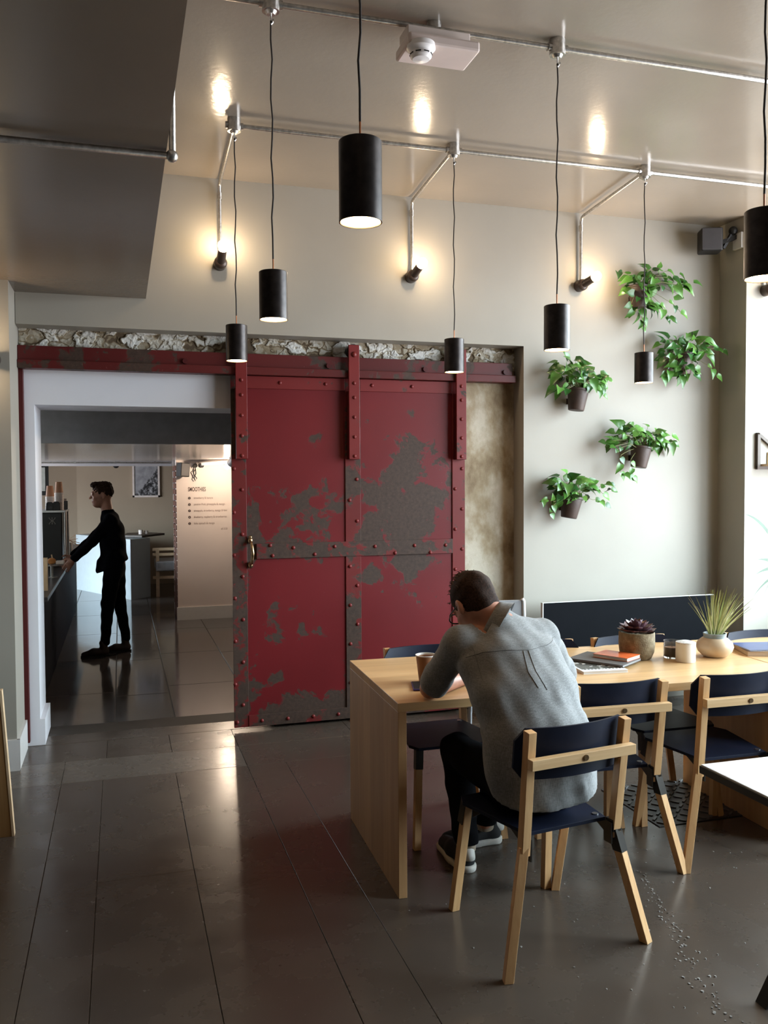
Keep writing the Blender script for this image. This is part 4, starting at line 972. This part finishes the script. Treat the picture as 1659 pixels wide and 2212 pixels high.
# ------------------------------------------------------------------ seated man
def seated_man():
    t = thing('person', (1.40, 2.80, 0), label='man seen from behind in a grey shirt, hunched over the table on the near chair', cat='person')
    f = unit((-.14, .74, -.66)); e_ = unit((.965, .147, .19)); e_ = unit(e_-f*(e_@f)); u = np.cross(e_, f); R = [e_, f, u]
    HC = np.array((1.300, 3.085, 1.128))
    neck = np.array((1.375, 2.99, 1.055)); neck_n = unit(HC-(R[1]*.02+R[2]*.07)-neck)
    shL, shR = np.array((1.205, 3.0, .995)), np.array((1.560, 3.03, .995)); elL, elR = np.array((1.140, 3.150, .800)), np.array((1.745, 3.20, .80))
    wrL, wrR = np.array((1.345, 3.315, .787)), np.array((1.50, 3.36, .787))
    # body: one continuous skin surface under the clothes
    B = SDF((.98, 2.58, .03), (1.86, 3.60, 1.32), .0066)
    w = head(B, HC, R)
    B.cone(w(0, -.035, -.045), neck, .056, .060, .02)
    sx_ = ((.99, .12, 0), .66)
    B.chain([((1.405, 2.77, .54), .10), ((1.40, 2.79, .68), .09), ((1.39, 2.87, .84), .10), ((1.38, 2.97, .95), .10)], .03, sx_)
    B.cone(shL, shR, .05, .05, .05)
    for sh, el, wr_ in ((shL, elL, wrL), (shR, elR, wrR)): B.cone(sh, el, .045, .038, .02); B.cone(el, wr_, .040, .027, .012)
    hand(B, wrL, (.55, .8, .0), (-.8, .55, .15), (.1, .1, -1), .35); hand(B, wrR, (-.6, .8, .0), (-.8, -.5, .2), (-.1, .1, -1), .35)
    hipL, hipR = (1.325, 2.83, .515), (1.495, 2.84, .515); knL, knR = (1.285, 3.235, .520), (1.50, 3.24, .505); anL, anR = (1.345, 3.285, .11), (1.505, 3.47, .10)
    for hp, kn, an in ((hipL, knL, anL), (hipR, knR, anR)): B.cone(hp, kn, .068, .050, .03); B.cone(kn, an, .048, .033, .02)
    body = B.build('body', M['skin'], t)
    # shirt
    T = SDF((1.0, 2.53, .44), (1.86, 3.34, 1.13), .0060)
    wide = ((.99, .12, 0), .635)
    T.chain([((1.425, 2.745, .50), .133), ((1.415, 2.755, .60), .126), ((1.405, 2.775, .70), .119), ((1.395, 2.85, .83), .122), ((1.385, 2.945, .93), .122), ((1.385, 2.99, .985), .094)], .05, wide)
    T.cone(shL+(0.015, 0, .0), shR-(0.015, 0, 0), .062, .062, .05); T.cone(neck+(-.01, -.02, -.03), neck+neck_n*.02, .078, .068, .03)
    T.cone(neck+(-.015, -.005, -.025), shL, .060, .058, .03); T.cone(neck+(.015, -.005, -.025), shR, .060, .058, .03)
    for sh, el in ((shL, elL), (shR, elR)):
        T.cone(sh, el*.80+sh*.20, .060, .056, .035)
    T.cone(elL*.72+shL*.28, elL*.86+shL*.14, .063, .060, .004); T.cone(elR*.80+shR*.20, elR*.95+shR*.05, .060, .057, .004)   # rolled cuffs
    # cloth folds: pleats falling from the yoke, drag lines towards the waist, side creases
    for (a, b, r0, r1) in (((1.40, 2.875, 1.00), (1.46, 2.735, .83), .006, .010), ((1.425, 2.88, 1.00), (1.50, 2.755, .82), .006, .010), ((1.36, 2.87, .985), (1.34, 2.76, .84), .004, .008),
                           ((1.24, 2.95, .93), (1.36, 2.70, .68), .010, .006), ((1.26, 2.90, .86), (1.44, 2.67, .60), .008, .006), ((1.58, 2.93, .92), (1.55, 2.70, .66), .008, .006), ((1.27, 2.68, .60), (1.50, 2.635, .55), .006, .006), ((1.22, 2.80, .72), (1.42, 2.665, .63), .008, .005), ((1.60, 2.80, .74), (1.50, 2.68, .60), .008, .005)):
        T.cone(a, b, r0, r1, .03)
    T.wobble([(.0018, 34, 4, 10, .4), (.0016, 52, -8, -9, 1.1), (.0010, 80, 20, 22, 2.0), (.0014, 10, 12, 26, .3)])
    nr = np.sqrt((T.X-neck[0])**2+(T.Y-neck[1])**2+(T.Z-neck[2])**2)
    T.d = np.where(nr < .12, np.maximum(T.d, T.X*neck_n[0]+T.Y*neck_n[1]+T.Z*neck_n[2]-float(neck_n@(neck+neck_n*.036))), T.d)
    T.clip((.05, .25, -1), float(unit((.05, .25, -1))@np.array((1.40, 2.64, .487))))
    shirt = T.build('shirt', M['shirt'], t, smooth_it=1, label='grey chambray shirt with rolled sleeves')
    # collar: band standing round the neck
    nn = np.array(neck)+neck_n*.034; a1 = unit(np.cross(neck_n, (0, 1, 0))); a2 = np.cross(neck_n, a1); mb = MB(); vs = []; K = 40
    for (rad, h) in ((.070, -.030), (.067, .010), (.067, .020), (.072, .020), (.080, .004), (.096, -.030)):
        for k in range(K): q = 2*PI*k/K; p_ = nn+a1*rad*1.02*math.cos(q)+a2*rad*math.sin(q)+neck_n*h; vs.append(tuple(p_))
    mb.add(vs, [(i*K+k, i*K+(k+1) % K, (i+1)*K+(k+1) % K, (i+1)*K+k) for i in range(5) for k in range(K)])
    mb.build('collar', M['shirt'], t, world=True, smooth=80)
    # yoke seam, box pleat and sleeve seam lie on the cloth
    me = shirt.data; tree = BVHTree.FromPolygons([v.co+t.location for v in me.vertices], [tuple(p.vertices) for p in me.polygons])
    def drape(pts, d=(0.25, 1, 0), off=.0012):
        out_ = []; dv = Vector(d).normalized()
        for p_ in pts:
            hit = tree.ray_cast(Vector(p_)-dv*.6, dv)
            if hit[0]: out_.append(hit[0]-dv*off)
        return out_
    def seam(pts, r=.0010, m='seam', name='seam', d=(0.25, 1, 0)):
        P_ = [Vector(a).lerp(Vector(b), i/10) for a, b in zip(pts[:-1], pts[1:]) for i in range(10)]+[Vector(pts[-1])]
        Q = drape(P_, d)
        if len(Q) > 3: MB().tube(Q, r, 5).build(name, M[m], t, world=True, smooth=80)
    seam([(1.185, 2.9, .965), (1.25, 2.9, .990), (1.33, 2.9, .998), (1.42, 2.9, .995), (1.50, 2.9, 1.0), (1.56, 2.9, 1.01)])
    seam([(1.395, 2.9, .993), (1.40, 2.9, .93), (1.43, 2.9, .88)], .0013, name='pleat'); seam([(1.415, 2.9, .993), (1.43, 2.9, .93), (1.465, 2.9, .87)], .0013, name='pleat')
    seam([(1.215, 2.9, 1.0), (1.225, 2.9, .95), (1.235, 2.9, .90)], .0012)
    # trousers
    Q = SDF((1.10, 2.56, .09), (1.70, 3.60, .66), .0066)
    Q.cone((1.42, 2.755, .53), (1.41, 2.80, .53), .105, .10, .03, ((.99, .12, 0), .62))
    for hp, kn, an in ((hipL, knL, anL), (hipR, knR, anR)): Q.cone(hp, kn, .084, .066, .03); Q.cone(kn, an, .066, .050, .02)
    Q.wobble([(.002, 30, 22, 40, 0), (.0015, 60, -20, 70, 1)])
    Q.clip((0, 0, -1), -.115); Q.clip((0, 0, 1), .60)
    Q.d = np.maximum(Q.d, -(Q.Z-.438)*0-9)  # keep
    mask = (Q.Z < .4385) & (np.abs(Q.X-1.41) < .22) & (Q.Y < 3.0)
    Q.d = np.where(mask, np.maximum(Q.d, .4385-Q.Z), Q.d)
    Q.build('trousers', M['trouser'], t, smooth_it=1)
    # hair: short back and sides, longer lighter top
    Hh = SDF(HC-.16, HC+.16, .0045)
    Hh.ell(w(0, -.016, .034), (.0800, .0985, .095), 0, R); Hh.ell(w(0, -.045, -.025), (.062, .055, .062), .02, R)
    Hh.wobble([(.0012, 90, 50, 40, 0), (.0010, -60, 100, 80, 1)])
    hn = unit(-np.array(u)*.80+np.array(f)*.42); Hh.clip(hn, float(hn@w(0, -.085, -.085)))
    Hh.clip(np.array(f), float(np.array(f)@w(0, .062, 0)))
    Hh.build('hair', M['hair'], t, smooth_it=1)
    hr = random.Random(3); tf = MB()
    for k in range(300):
        a = hr.gauss(0, .030); b = hr.uniform(-.055, .06); 
        th = math.asin(max(-.95, min(.95, a/.078))); zz = .036+.093*math.sqrt(max(.05, 1-(a/.0785)**2-((b+.016)/.0975)**2))
        p0 = w(a, b, zz-.002); d = u*.7+np.array(f)*hr.uniform(.1, .8)+np.array(e_)*hr.gauss(.15, .4); d = unit(d); L = hr.uniform(.012, .030)
        bend = unit(d+np.array(f)*.7-u*.3)
        tf.tube([p0, p0+d*L*.5, p0+d*L*.5+bend*L*.5], [.0022, .0016, .0004], 4)
    tf.build('hair_tuft', M['hair_top'], t, world=True, smooth=80, label='longer light brown tufts on top', kind='stuff')
    # glasses
    g = MB()
    for sgn in (-1, 1):
        c = [w(sgn*.034+.026*math.cos(q), .108+.004*math.cos(2*q), .008+.021*math.sin(q)) for q in [2*PI*k/20 for k in range(21)]]; g.tube(c, .0028, 6)
        g.tube([w(sgn*.060, .106, .014), w(sgn*.078, .07, .012), w(sgn*.080, .005, .010), w(sgn*.079, -.02, -.004)], .0026, 6)
    g.tube([w(-.010, .109, .012), w(.010, .109, .012)], .0025, 6); g.build('glasses', M['plastic_black'], t, world=True, smooth=80)
    # shoes
    def shoe(heel, d, name='shoe'):
        d = unit((d[0], d[1], 0)); sd_ = np.array((-d[1], d[0], 0)); h = np.array(heel)
        root = bpy.data.objects.new(name, None); link(root); root.parent = t; root.location = Vector(h)-t.location
        def pt(a, b, c): return h+d*a+sd_*b+np.array((0, 0, c))
        lo = np.minimum(pt(-.03, -.08, 0), pt(.31, .08, .14)); hi = np.maximum(pt(-.03, -.08, 0), pt(.31, .08, .14)); lo = lo-.06; hi = hi+.06; lo[2] = -.01; hi[2] = .15
        A = SDF(lo, hi, .0055); A.cone(pt(.04, 0, .045), pt(.14, 0, .045), .036, .042, .02); A.cone(pt(.14, 0, .045), pt(.245, 0, .030), .042, .034, .02); A.cone(pt(.045, 0, .05), pt(.05, 0, .09), .034, .036, .02); A.clip((0, 0, -1), -.022)
        def sub(SS, nm, m, lab=None):
            me_ = SS.mesh(nm); me_.materials.append(m); me_.transform(Matrix.Translation(-Vector(h))); o = bpy.data.objects.new(nm, me_); link(o); o.parent = root
            if lab: o['label'] = lab
        sub(A, 'upper', M['suede_black'])
        Bq = SDF(lo, hi, .0055); Bq.cone(pt(.038, 0, .016), pt(.13, 0, .016), .042, .045, .02, ); Bq.cone(pt(.13, 0, .016), pt(.25, 0, .016), .046, .040, .02); Bq.clip((0, 0, 1), .028); Bq.clip((0, 0, -1), 0.0); sub(Bq, 'sole', M['rubber_white'], 'off white rubber sole')
        Cq = SDF(lo, hi, .005); Cq.cone(pt(.012, 0, .065), pt(.03, 0, .088), .026, .030, .012); Cq.clip((0, 0, -1), -.052); sub(Cq, 'heel_patch', M['rubber_white'], 'white heel patch')
    shoe((1.345, 3.245, 0), (-.05, 1)); shoe((1.60, 3.505, 0), (-1, .06))
    MB().cyl((1.345, 3.29, .085), (1.345, 3.285, .17), .040, .043, n=24).build('sock', M['sock'], t, world=True, smooth=60)
    MB().cyl((1.51, 3.48, .085), (1.505, 3.46, .17), .040, .043, n=24).build('sock', M['sock'], t, world=True, smooth=60)
seated_man()

# ------------------------------------------------------------------ standing man in the far room
def standing_man():
    t = thing('person', (-.1, 9.15, FZ), label='dark clothed man standing sideways at the counter beyond the doorway', cat='person')
    f = unit((-1, -.10, -.06)); e_ = unit((-.10, 1, 0)); e_ = unit(e_-f*(e_@f)); u = np.cross(e_, f); R = [e_, f, u]
    HC = np.array((-.178, 9.15, 1.482)); B = SDF((-.75, 8.82, -.10), (.25, 9.48, 1.66), .0085)
    w = head(B, HC, R, 1.04); neck = np.array((-.125, 9.15, 1.31))
    B.cone(w(0, -.03, -.05), neck, .054, .058, .02)
    wd = ((0, 1, 0), .62); off = np.array((0, 1.0, 0))
    sp_ = [((-.06, 9.15, .80), .10), ((-.075, 9.15, .95), .095), ((-.085, 9.15, 1.10), .108), ((-.095, 9.15, 1.21), .09)]
    B.chain(sp_, .03, wd)
    shL, shR = np.array((-.095, 8.985, 1.235)), np.array((-.095, 9.315, 1.235)); elL, elR = np.array((-.275, 8.965, 1.025)), np.array((-.28, 9.34, 1.03)); wrL, wrR = np.array((-.445, 8.975, .865)), np.array((-.47, 9.28, .87))
    B.cone(shL, shR, .05, .05, .04)
    for sh, el, wr_ in ((shL, elL, wrL), (shR, elR, wrR)): B.cone(sh, el, .044, .037, .02); B.cone(el, wr_, .036, .026, .012)
    hand(B, wrL, (-.62, 0, -.78), (-.75, .1, .6), (.3, .9, -.2), .30, 1.0); hand(B, wrR, (-.75, -.1, -.6), (-.6, -.1, .75), (.2, -.9, -.2), .3, 1.0)
    L1 = [((-.075, 9.06, .78), .085), ((-.135, 9.06, .40), .058), ((-.165, 9.06, .02), .040)]; L2 = [((-.055, 9.24, .78), .085), ((-.025, 9.24, .40), .056), ((.035, 9.24, .02), .040)]
    for L in (L1, L2): B.chain([(a, r*.85) for a, r in L], .02)
    B.build('body', M['skin2'], t)
    J = SDF((-.60, 8.84, .60), (.22, 9.46, 1.40), .0085)
    J.chain([((-.085, 9.15, .76), .122), ((-.075, 9.15, .88), .120), ((-.080, 9.15, 1.02), .118), ((-.090, 9.15, 1.14), .116), ((-.100, 9.15, 1.235), .085)], .04, wd)
    J.cone(shL, shR, .062, .062, .05); J.cone(neck+(.01, 0, -.06), neck+(0, 0, .01), .070, .062, .02)
    J.cone((-.17, 9.15, .80), (-.20, 9.15, .735), .07, .05, .03, wd); J.cone((-.02, 9.15, .82), (-.01, 9.15, .76), .085, .075, .04, wd)
    for sh, el, wr_ in ((shL, elL, wrL), (shR, elR, wrR)): J.cone(sh, el, .062, .052, .02); J.cone(el, wr_*.93+el*.07, .051, .040, .015)
    J.wobble([(.003, 25, 12, 40, 0), (.002, -50, 20, 30, 1)]); J.clip((.45, 0, -1), float(unit((.45, 0, -1))@np.array((-.20, 9.15, .715))))
    J.clip((0, 0, 1), 1.345)
    J.build('shirt', M['jumper'], t, label='black long sleeved shirt')
    Q = SDF((-.35, 8.9, -.10), (.22, 9.42, .90), .0085)
    Q.cone((-.065, 9.15, .80), (-.06, 9.15, .74), .105, .10, .03, wd)
    for L in (L1, L2): Q.chain([(a, r*1.12) for a, r in L], .02)
    Q.wobble([(.0025, 30, 10, 50, 0)]); Q.clip((0, 0, -1), .015); Q.build('trousers', M['trouser'], t)
    Hh = SDF(HC-.2, HC+.2, .006); Hh.ell(w(0, -.016, .040), (.081, .101, .094), 0, R); Hh.ell(w(0, .05, .105), (.055, .05, .030), .02, R); Hh.ell(w(0, -.03, .10), (.06, .07, .03), .02, R)
    Hh.wobble([(.003, 180, 90, 60, 0), (.003, -90, 160, 140, 1)])
    U = np.array(u); Fv = np.array(f)
    nn = unit(Fv*.80-U*.60); Hh.clip(nn, float(nn@w(0, .058, .030)))
    Hh.clip(-U, -float(U@w(0, 0, -.055)))
    Hh.build('hair', M['hair'], t, smooth_it=1)
    def boot(heel, d, nm='shoe'):
        d = unit(d); h = np.array(heel)
        sd_ = np.array((-d[1], d[0], 0))
        def pt(a, b, c): return h+d*a+sd_*b+np.array((0, 0, c))
        A = SDF(np.minimum(h, pt(.3, 0, .2))-.08, np.maximum(h, pt(.3, 0, .2))+.08, .007); A.lo
        A.cone(pt(.04, 0, .042), pt(.15, 0, .045), .036, .040, .02); A.cone(pt(.15, 0, .042), pt(.245, 0, .026), .038, .026, .02); A.cone(pt(.05, 0, .05), pt(.06, 0, .13), .036, .040, .02); A.clip((0, 0, -1), -(FZ+.012)); A.clip((0, 0, 1), FZ+.17)
        A.build(nm, M['boots'], t)
        MB().prism([tuple(pt(a_, b__, 0))[:2] for a_, b__ in ((0, -.02), (.04, -.037), (.10, -.030), (.20, -.040), (.26, -.026), (.275, 0), (.26, .026), (.20, .040), (.10, .030), (.04, .037), (0, .02))], FZ, FZ+.016).build('sole', M['suede_black'], t, world=True)
    boot((-.125, 9.06, FZ), (-1, -.05, 0)); boot((.085, 9.24, FZ), (-1, .0, 0))
standing_man()

# ================================================================== furnishing of the far room
ct = thing('bar_counter', (-1.1, 9.5, FZ), label='navy fronted counter running back beyond the doorway on the left', cat='counter')
MB().lohi((-1.3, 6.9, FZ), (-.605, 12.86, .72)).build('body', M['counter_navy'], ct, world=True)
MB().lohi((-1.32, 6.9, .72), (-.53, 12.87, .755)).build('worktop', plain('dark_worktop', (.035, .03, .03), .3), ct, world=True, bevel=.004)
em = thing('coffee_machine', (-.8, 9.6, .755), label='black coffee machine with chrome side rails on the counter', cat='coffee machine')
MB().lohi((-1.2, 9.4, .77), (-.57, 10.0, 1.31)).build('back_panel', plain('machine_black', (.012, .014, .016), .3), em, world=True, bevel=.01)
MB().lohi((-1.2, 9.38, 1.31), (-.535, 10.02, 1.33)).build('cup_tray', M['steel'], em, world=True)
for yy in (9.42, 9.50, 9.9): MB().tube([(-.545, yy, .775), (-.545, yy, 1.31)], .014, 10).build('side_rail', M['steel'], em, world=True, smooth=50)
# emblem of crossed strokes with dots
mb = MB(); cx_, cz_ = -.665, 1.225
for (dx, dz) in ((-.028, .03), (0, .03), (.028, .03), (-.028, -.03), (0, -.03), (.028, -.03)): mb.cyl((cx_+dx, 9.398, cz_+dz), (cx_+dx, 9.388, cz_+dz), .005, n=8)
for a, b in (((-.028, .026), (-.005, 0)), ((.028, .026), (.005, 0)), ((-.028, -.026), (-.005, 0)), ((.028, -.026), (.005, 0)), ((0, .026), (0, -.026))): mb.bar((cx_+a[0], 9.393, cz_+a[1]), (cx_+b[0], 9.393, cz_+b[1]), .004, .006, (0, 1, 0))
mb.build('emblem', plain('emblem_grey', (.30, .28, .26), .5), em, world=True, label='pale star-shaped emblem of crossed strokes')
cupw = plain('white_cup', (.78, .70, .66), .5); cupk = plain('kraft_cup', (.50, .25, .14), .6)
def cup_stack(x, y, z, n1, n2, label):
    t = thing('cup_stack', (x, y, z), label=label, cat='cups'); 
    for k in range(n1): MB().lathe([(.045, k*.02), (.046, k*.02+.002), (.044, k*.02+.018), (.0425, k*.02+.02)], (0, 0, 0), 20).build('cup', cupw, t, smooth=40)
    z0 = n1*.02
    MB().lathe([(.042, z0), (.031, z0+.11), (.001, z0+.11)], (0, 0, 0), 24).build('cup', cupk, t, smooth=40)
cup_stack(-.70, 9.66, 1.33, 7, 1, 'left stack of kraft cup on white cups atop the coffee machine'); cup_stack(-.605, 9.55, 1.33, 9, 1, 'right, taller stack of kraft cup on white cups atop the coffee machine')
for x, y, h, lab in ((-.69, 9.46, .085, 'crumpled black foil coffee bag on the machine, left one'), (-.625, 9.44, .09, 'crumpled black foil coffee bag on the machine, right one')):
    t = thing('coffee_bag', (x, y, 1.33), label=lab, cat='bag'); MB().prism([(-.04, 0), (.04, 0), (.036, h*.8), (.02, h), (-.02, h), (-.036, h*.8)], -.02, .02, Matrix.Rotation(PI/2, 4, 'X')).build('foil', plain('black_foil', (.02, .02, .02), .18, .4, bmp=.9, bscale=30), t, bevel=.006)
t = thing('napkin_box', (-.585, 9.75, 1.33), .3, label='grey box of white napkins beside the cup stacks', cat='box'); MB().box((0, 0, .045), (.09, .07, .09)).build('box', plain('grey_box', (.14, .17, .18), .5), t); MB().box((0, 0, .10), (.07, .05, .03)).build('napkin', cupw, t)
t = thing('syrup_tray', (-.60, 10.4, .755), label='teal box and steel jugs at the far end of the counter', cat='tray'); MB().box((0, 0, .14), (.06, .12, .28)).build('box', plain('teal_card', (.04, .10, .10), .6), t); MB().cyl((.03, .35, 0), (.03, .35, .16), .035, n=18).build('jug', M['steel'], t, smooth=40)
mb = MB(); [mb.bar((.02, .2, .2), (.10+.02*k, .2+.02*k, .26-.05*k), .03, .004, (0, 1, 0)) for k in range(4)]; mb.build('paper_bag', cupk, t)
t = thing('cake_stand', (-.60, 8.35, .755), label='stand with an orange muffin and napkins on the counter', cat='cake stand')
MB().cyl((0, 0, .0), (0, 0, .008), .05, n=20).cyl((0, 0, .008), (0, 0, .11), .012, n=12).cyl((0, 0, .11), (0, 0, .118), .10, n=32).build('plate', plain('glass_plate', (.4, .38, .36), .15), t, smooth=40)
MB().sphere((.0, -.02, .15), .038, 16, 10, (1, 1, .8)).build('muffin', plain('muffin', (.55, .22, .06), .8), t, smooth=80); MB().box((.07, .0, .135), (.07, .09, .03)).build('napkin', cupw, t, bevel=.006); MB().bar((.01, -.03, .15), (.0, -.03, .21), .012, .004).build('stick', M['ply_edge'], t)
t = thing('wooden_crate', (-.72, 7.35, .755-.30), label='pine display crate on the near end of the counter', cat='crate')
mb = MB(); 
for z in (.31, .42, .53): mb.lohi((-.15, -.01, z), (.16, .01, z+.03))
for x in (-.15, .13): mb.lohi((x, -.02, .30), (x+.03, .02, .56))
mb.build('slat_frame', M['ply_edge'], t)
pt_ = thing('bar_partition', (-.1, 14, FZ), label='white low partition with bluish daylight painted in, behind the standing man', cat='partition')
mb = MB(); P0 = Vector((.13, 13.31, 0)); P1 = Vector((-.70, 14.95, 0)); P2 = Vector((.42, 13.62, 0)); P3 = P1+(P2-P0)
vs = [P0, P2, P3, P1]; mb.add([Vector((v.x, v.y, z)) for z in (FZ, .775) for v in vs], [(0, 1, 2, 3), (7, 6, 5, 4), (0, 4, 5, 1), (1, 5, 6, 2), (2, 6, 7, 3), (3, 7, 4, 0)])
mb.build('panel', plain('bluish_lit_white_paint', (.50, .56, .60), .5, var=.03), pt_, world=True)  # white panel; the bluish window light on it is mixed into the paint
sh2 = thing('bar_ledge', (.3, 14.3, .775), label='dark wood ledge on top of the low partition', cat='shelf'); MB().prism([(.02, 13.75), (.30, 13.55), (.66, 14.1), (.40, 14.5), (.1, 14.4)], .785, .815).build('board', plain('dark_wood', (.05, .035, .025), .5), sh2, world=True); MB().lohi((.22, 13.75, .775), (.34, 13.95, .785)).build('packer', M['blackmetal'], sh2, world=True)
for x, y, h, lab in ((.295, 13.95, .065, 'white jar on the dark ledge, left one'), (.375, 14.0, .05, 'shorter cream jar on the dark ledge, right one')):
    t = thing('jar', (x, y, .815), label=lab, cat='jar'); MB().cyl((0, 0, 0), (0, 0, h), .034, n=20).build('jar_body', cupw, t, smooth=40)
lb2 = thing('slatted_bench', (.8, 13.6, FZ), label='pine slatted bench with grey seat cushion beyond the partition', cat='bench')
for z in (.60, .52, .17): MB().bar((.46, 13.6, z), (1.5, 13.3, z+.02), .04, .05, (0, 0, 1)).build('slat', M['ply_edge'], lb2, world=True)
MB().lohi((.50, 13.5, .27), (1.5, 14.2, .42)).build('cushion', plain('grey_cushion', (.45, .46, .48), .8), lb2, world=True, bevel=.02)
for x in (.5, 1.4): MB().lohi((x, 13.55, FZ), (x+.05, 13.6, .6)).build('post', M['ply_edge'], lb2, world=True)
pf = thing('framed_photograph', (.425, 15.28, 1.38), label='black and white mountain photograph in white frame on the far wall', cat='picture')
mb = MB(); x0, x1, z0, z1 = .20, .645, 1.365, 1.92
mb.lohi((x0, 15.26, z0), (x1, 15.3, z0+.03)); mb.lohi((x0, 15.26, z1-.03), (x1, 15.3, z1)); mb.lohi((x0, 15.26, z0), (x0+.03, 15.3, z1)); mb.lohi((x1-.03, 15.26, z0), (x1, 15.3, z1)); mb.build('frame', cupw, pf, world=True)
def photo_mat():
    m, nt, b = new_mat('mountain_print'); v = coords(nt); s3 = nt.nodes.new('ShaderNodeSeparateXYZ'); nt.links.new(v, s3.inputs[0])
    f = noise(nt, v, 9, 6, .6, .4); g = noise(nt, coords(nt, (1, 1, 1), rot=(0, .8, 0)), 14, 6, .7)
    edge = math_(nt, 'ADD', math_(nt, 'SUBTRACT', s3.outputs['Z'], math_(nt, 'MULTIPLY', s3.outputs['X'], 1.25)), math_(nt, 'MULTIPLY', f, .28))
    sky = ramp(nt, f, [(.3, (.22, .22, .24)), (.7, (.42, .42, .45))]); rock = ramp(nt, g, [(.4, (.012, .012, .014)), (.5, (.06, .06, .065)), (.62, (.5, .5, .53))])
    c = mix(nt, ramp(nt, edge, [(.36, (1, 1, 1)), (.40, (0, 0, 0))]), sky, rock); nt.links.new(c, b.inputs['Base Color']); b.inputs['Roughness'].default_value = .4; return m
MB().lohi((x0+.03, 15.275, z0+.03), (x1-.03, 15.29, z1-.03)).build('print', photo_mat(), pf, world=True)
t = thing('dome_camera', (-.06, 14.9, 2.3), label='small black dome camera under the far ceiling', cat='camera'); MB().cyl((0, 0, 0), (0, 0, -.36), .02, n=12).sphere((0, 0, -.40), .05, 16, 8).build('dome', M['plastic_black'], t, smooth=50)
t = thing('black_frame', (-1.0, 13, 1.4), label='thin black framed panel hanging at the far left beyond the doorway', cat='frame'); MB().lohi((-1.3, 12.98, 1.44), (-.955, 13.0, 2.30)).build('panel', M['plastic_black'], t, world=True); MB().lohi((-1.2, 12.975, 1.5), (-1.0, 12.98, 1.83)).build('glass', M['steel'], t, world=True)
conduit('ceiling_conduit', 'thin conduit clipped along the pale beam in the far room', [(-2.5, 12.0, 1.875), (.66, 12.0, 1.875)], clips=[(-.56, 12, 1.878), (-.05, 12, 1.878), (.45, 12, 1.878)], r=.010)
t = thing('speaker', (.745, 11.05, 1.7), label='black speaker above the smoothies menu', cat='speaker'); Mq = Matrix.Translation((.75, 11.03, 1.765)) @ Matrix.Rotation(.35, 4, 'Z') @ Matrix.Rotation(.08, 4, 'Y'); MB().box((0, 0, 0), (.12, .13, .17), Mq).build('body', M['plastic_black'], t, world=True, bevel=.008); MB().box((0, -.066, 0), (.10, .004, .15), Mq).build('grille', plain('grey_grille', (.035, .03, .03), .6), t, world=True); MB().lohi((.74, 11.08, 1.75), (.76, 11.15, 1.78)).build('bracket', M['plastic_black'], t, world=True)
t = thing('wall_socket', (.94, 11.14, 1.81), label='double wall socket with two black plugs and looped cable', cat='socket'); MB().lohi((.865, 11.135, 1.785), (1.02, 11.15, 1.85)).build('plate', cupw, t, world=True)
for x in (.905, .985): MB().cyl((x, 11.135, 1.818), (x, 11.09, 1.818), .026, n=16).build('plug', M['plastic_black'], t, world=True, smooth=40)
MB().tube([(.905, 11.10, 1.80), (.90, 11.11, 1.76), (.875, 11.11, 1.74), (.89, 11.11, 1.70), (.92, 11.11, 1.66), (.905, 11.11, 1.63), (.885, 11.11, 1.66), (.91, 11.11, 1.72), (.905, 11.11, 1.78)], .006, 8).build('cable', M['plastic_black'], t, world=True, smooth=60)
# bright spotlight and its white trunking near the menu wall
t = thing('spotlight', (1.12, 10.75, 1.80), label='bright spotlight and white trunking over the menu wall', cat='lamp')
MB().bar((.98, 10.9, 1.835), (1.55, 10.4, 1.865), .07, .035, (0, 1, 0)).build('trunking', cupw, t, world=True)
MB().cyl((1.30, 10.30, 1.89), (1.26, 10.42, 1.83), .045, .05, n=20).build('lamp_head', M['grey_chair'], t, world=True, smooth=40)
MB().sphere((1.235, 10.50, 1.80), .034, 16, 10).build('bulb', M['farbulb'], t, world=True, smooth=80)
# menu lettering
ml = thing('menu_lettering', (.81, 11.149, 1.0), label='smoothies menu lettering printed on the lit wall', cat='lettering')
ink = plain('brown_ink', (.055, .03, .025), .6); ink2 = plain('grey_ink', (.22, .15, .13), .6)
def text(s_, x, z, size, m, name, sxc=1.0, bold=0, align='LEFT', y=11.1485):
    cu = bpy.data.curves.new(name, 'FONT'); cu.body = s_; cu.size = size; cu.extrude = .0006; cu.offset = bold; cu.align_x = align
    o = bpy.data.objects.new(name, cu); dg = bpy.context.evaluated_depsgraph_get(); link(o); dg.update(); me = bpy.data.meshes.new_from_object(o.evaluated_get(dg)); bpy.data.objects.remove(o)
    me.transform(Matrix.Diagonal((sxc, 1, 1, 1))); me.transform(Matrix.Rotation(PI/2, 4, 'X')); me.materials.clear(); me.materials.append(m)
    oo = bpy.data.objects.new(name, me); link(oo); oo.parent = ml; oo.location = Vector((x, y, z))-ml.location; return oo
text('SMOOTHIES', .813, 1.498, .074, ink, 'heading', .55, .0012)
for i, s_ in enumerate(('strawberry & banana', 'passion fruit, pineapple & mango', 'pineapple, strawberry, mango & kiwi', 'blueberry, raspberry & strawberries', 'kale, spinach & mango')):
    z = 1.412-.08*i
    MB().cyl((.829, 11.149, z), (.829, 11.147, z), .0165, n=20).build('number_disc', ink, ml, world=True); text(str(i+1), .829, z-.0095, .026, cupw, 'number', .8, align='CENTER', y=11.1465)
    text(s_, .882, z-.010, .038, ink2, 'menu_line', {0: .75, 1: .78, 2: .74, 3: .74, 4: .76}[i])
text('all 3.50', 1.30, 1.008, .036, ink2, 'price', .8, align='RIGHT')
print('objects', len(bpy.data.objects))
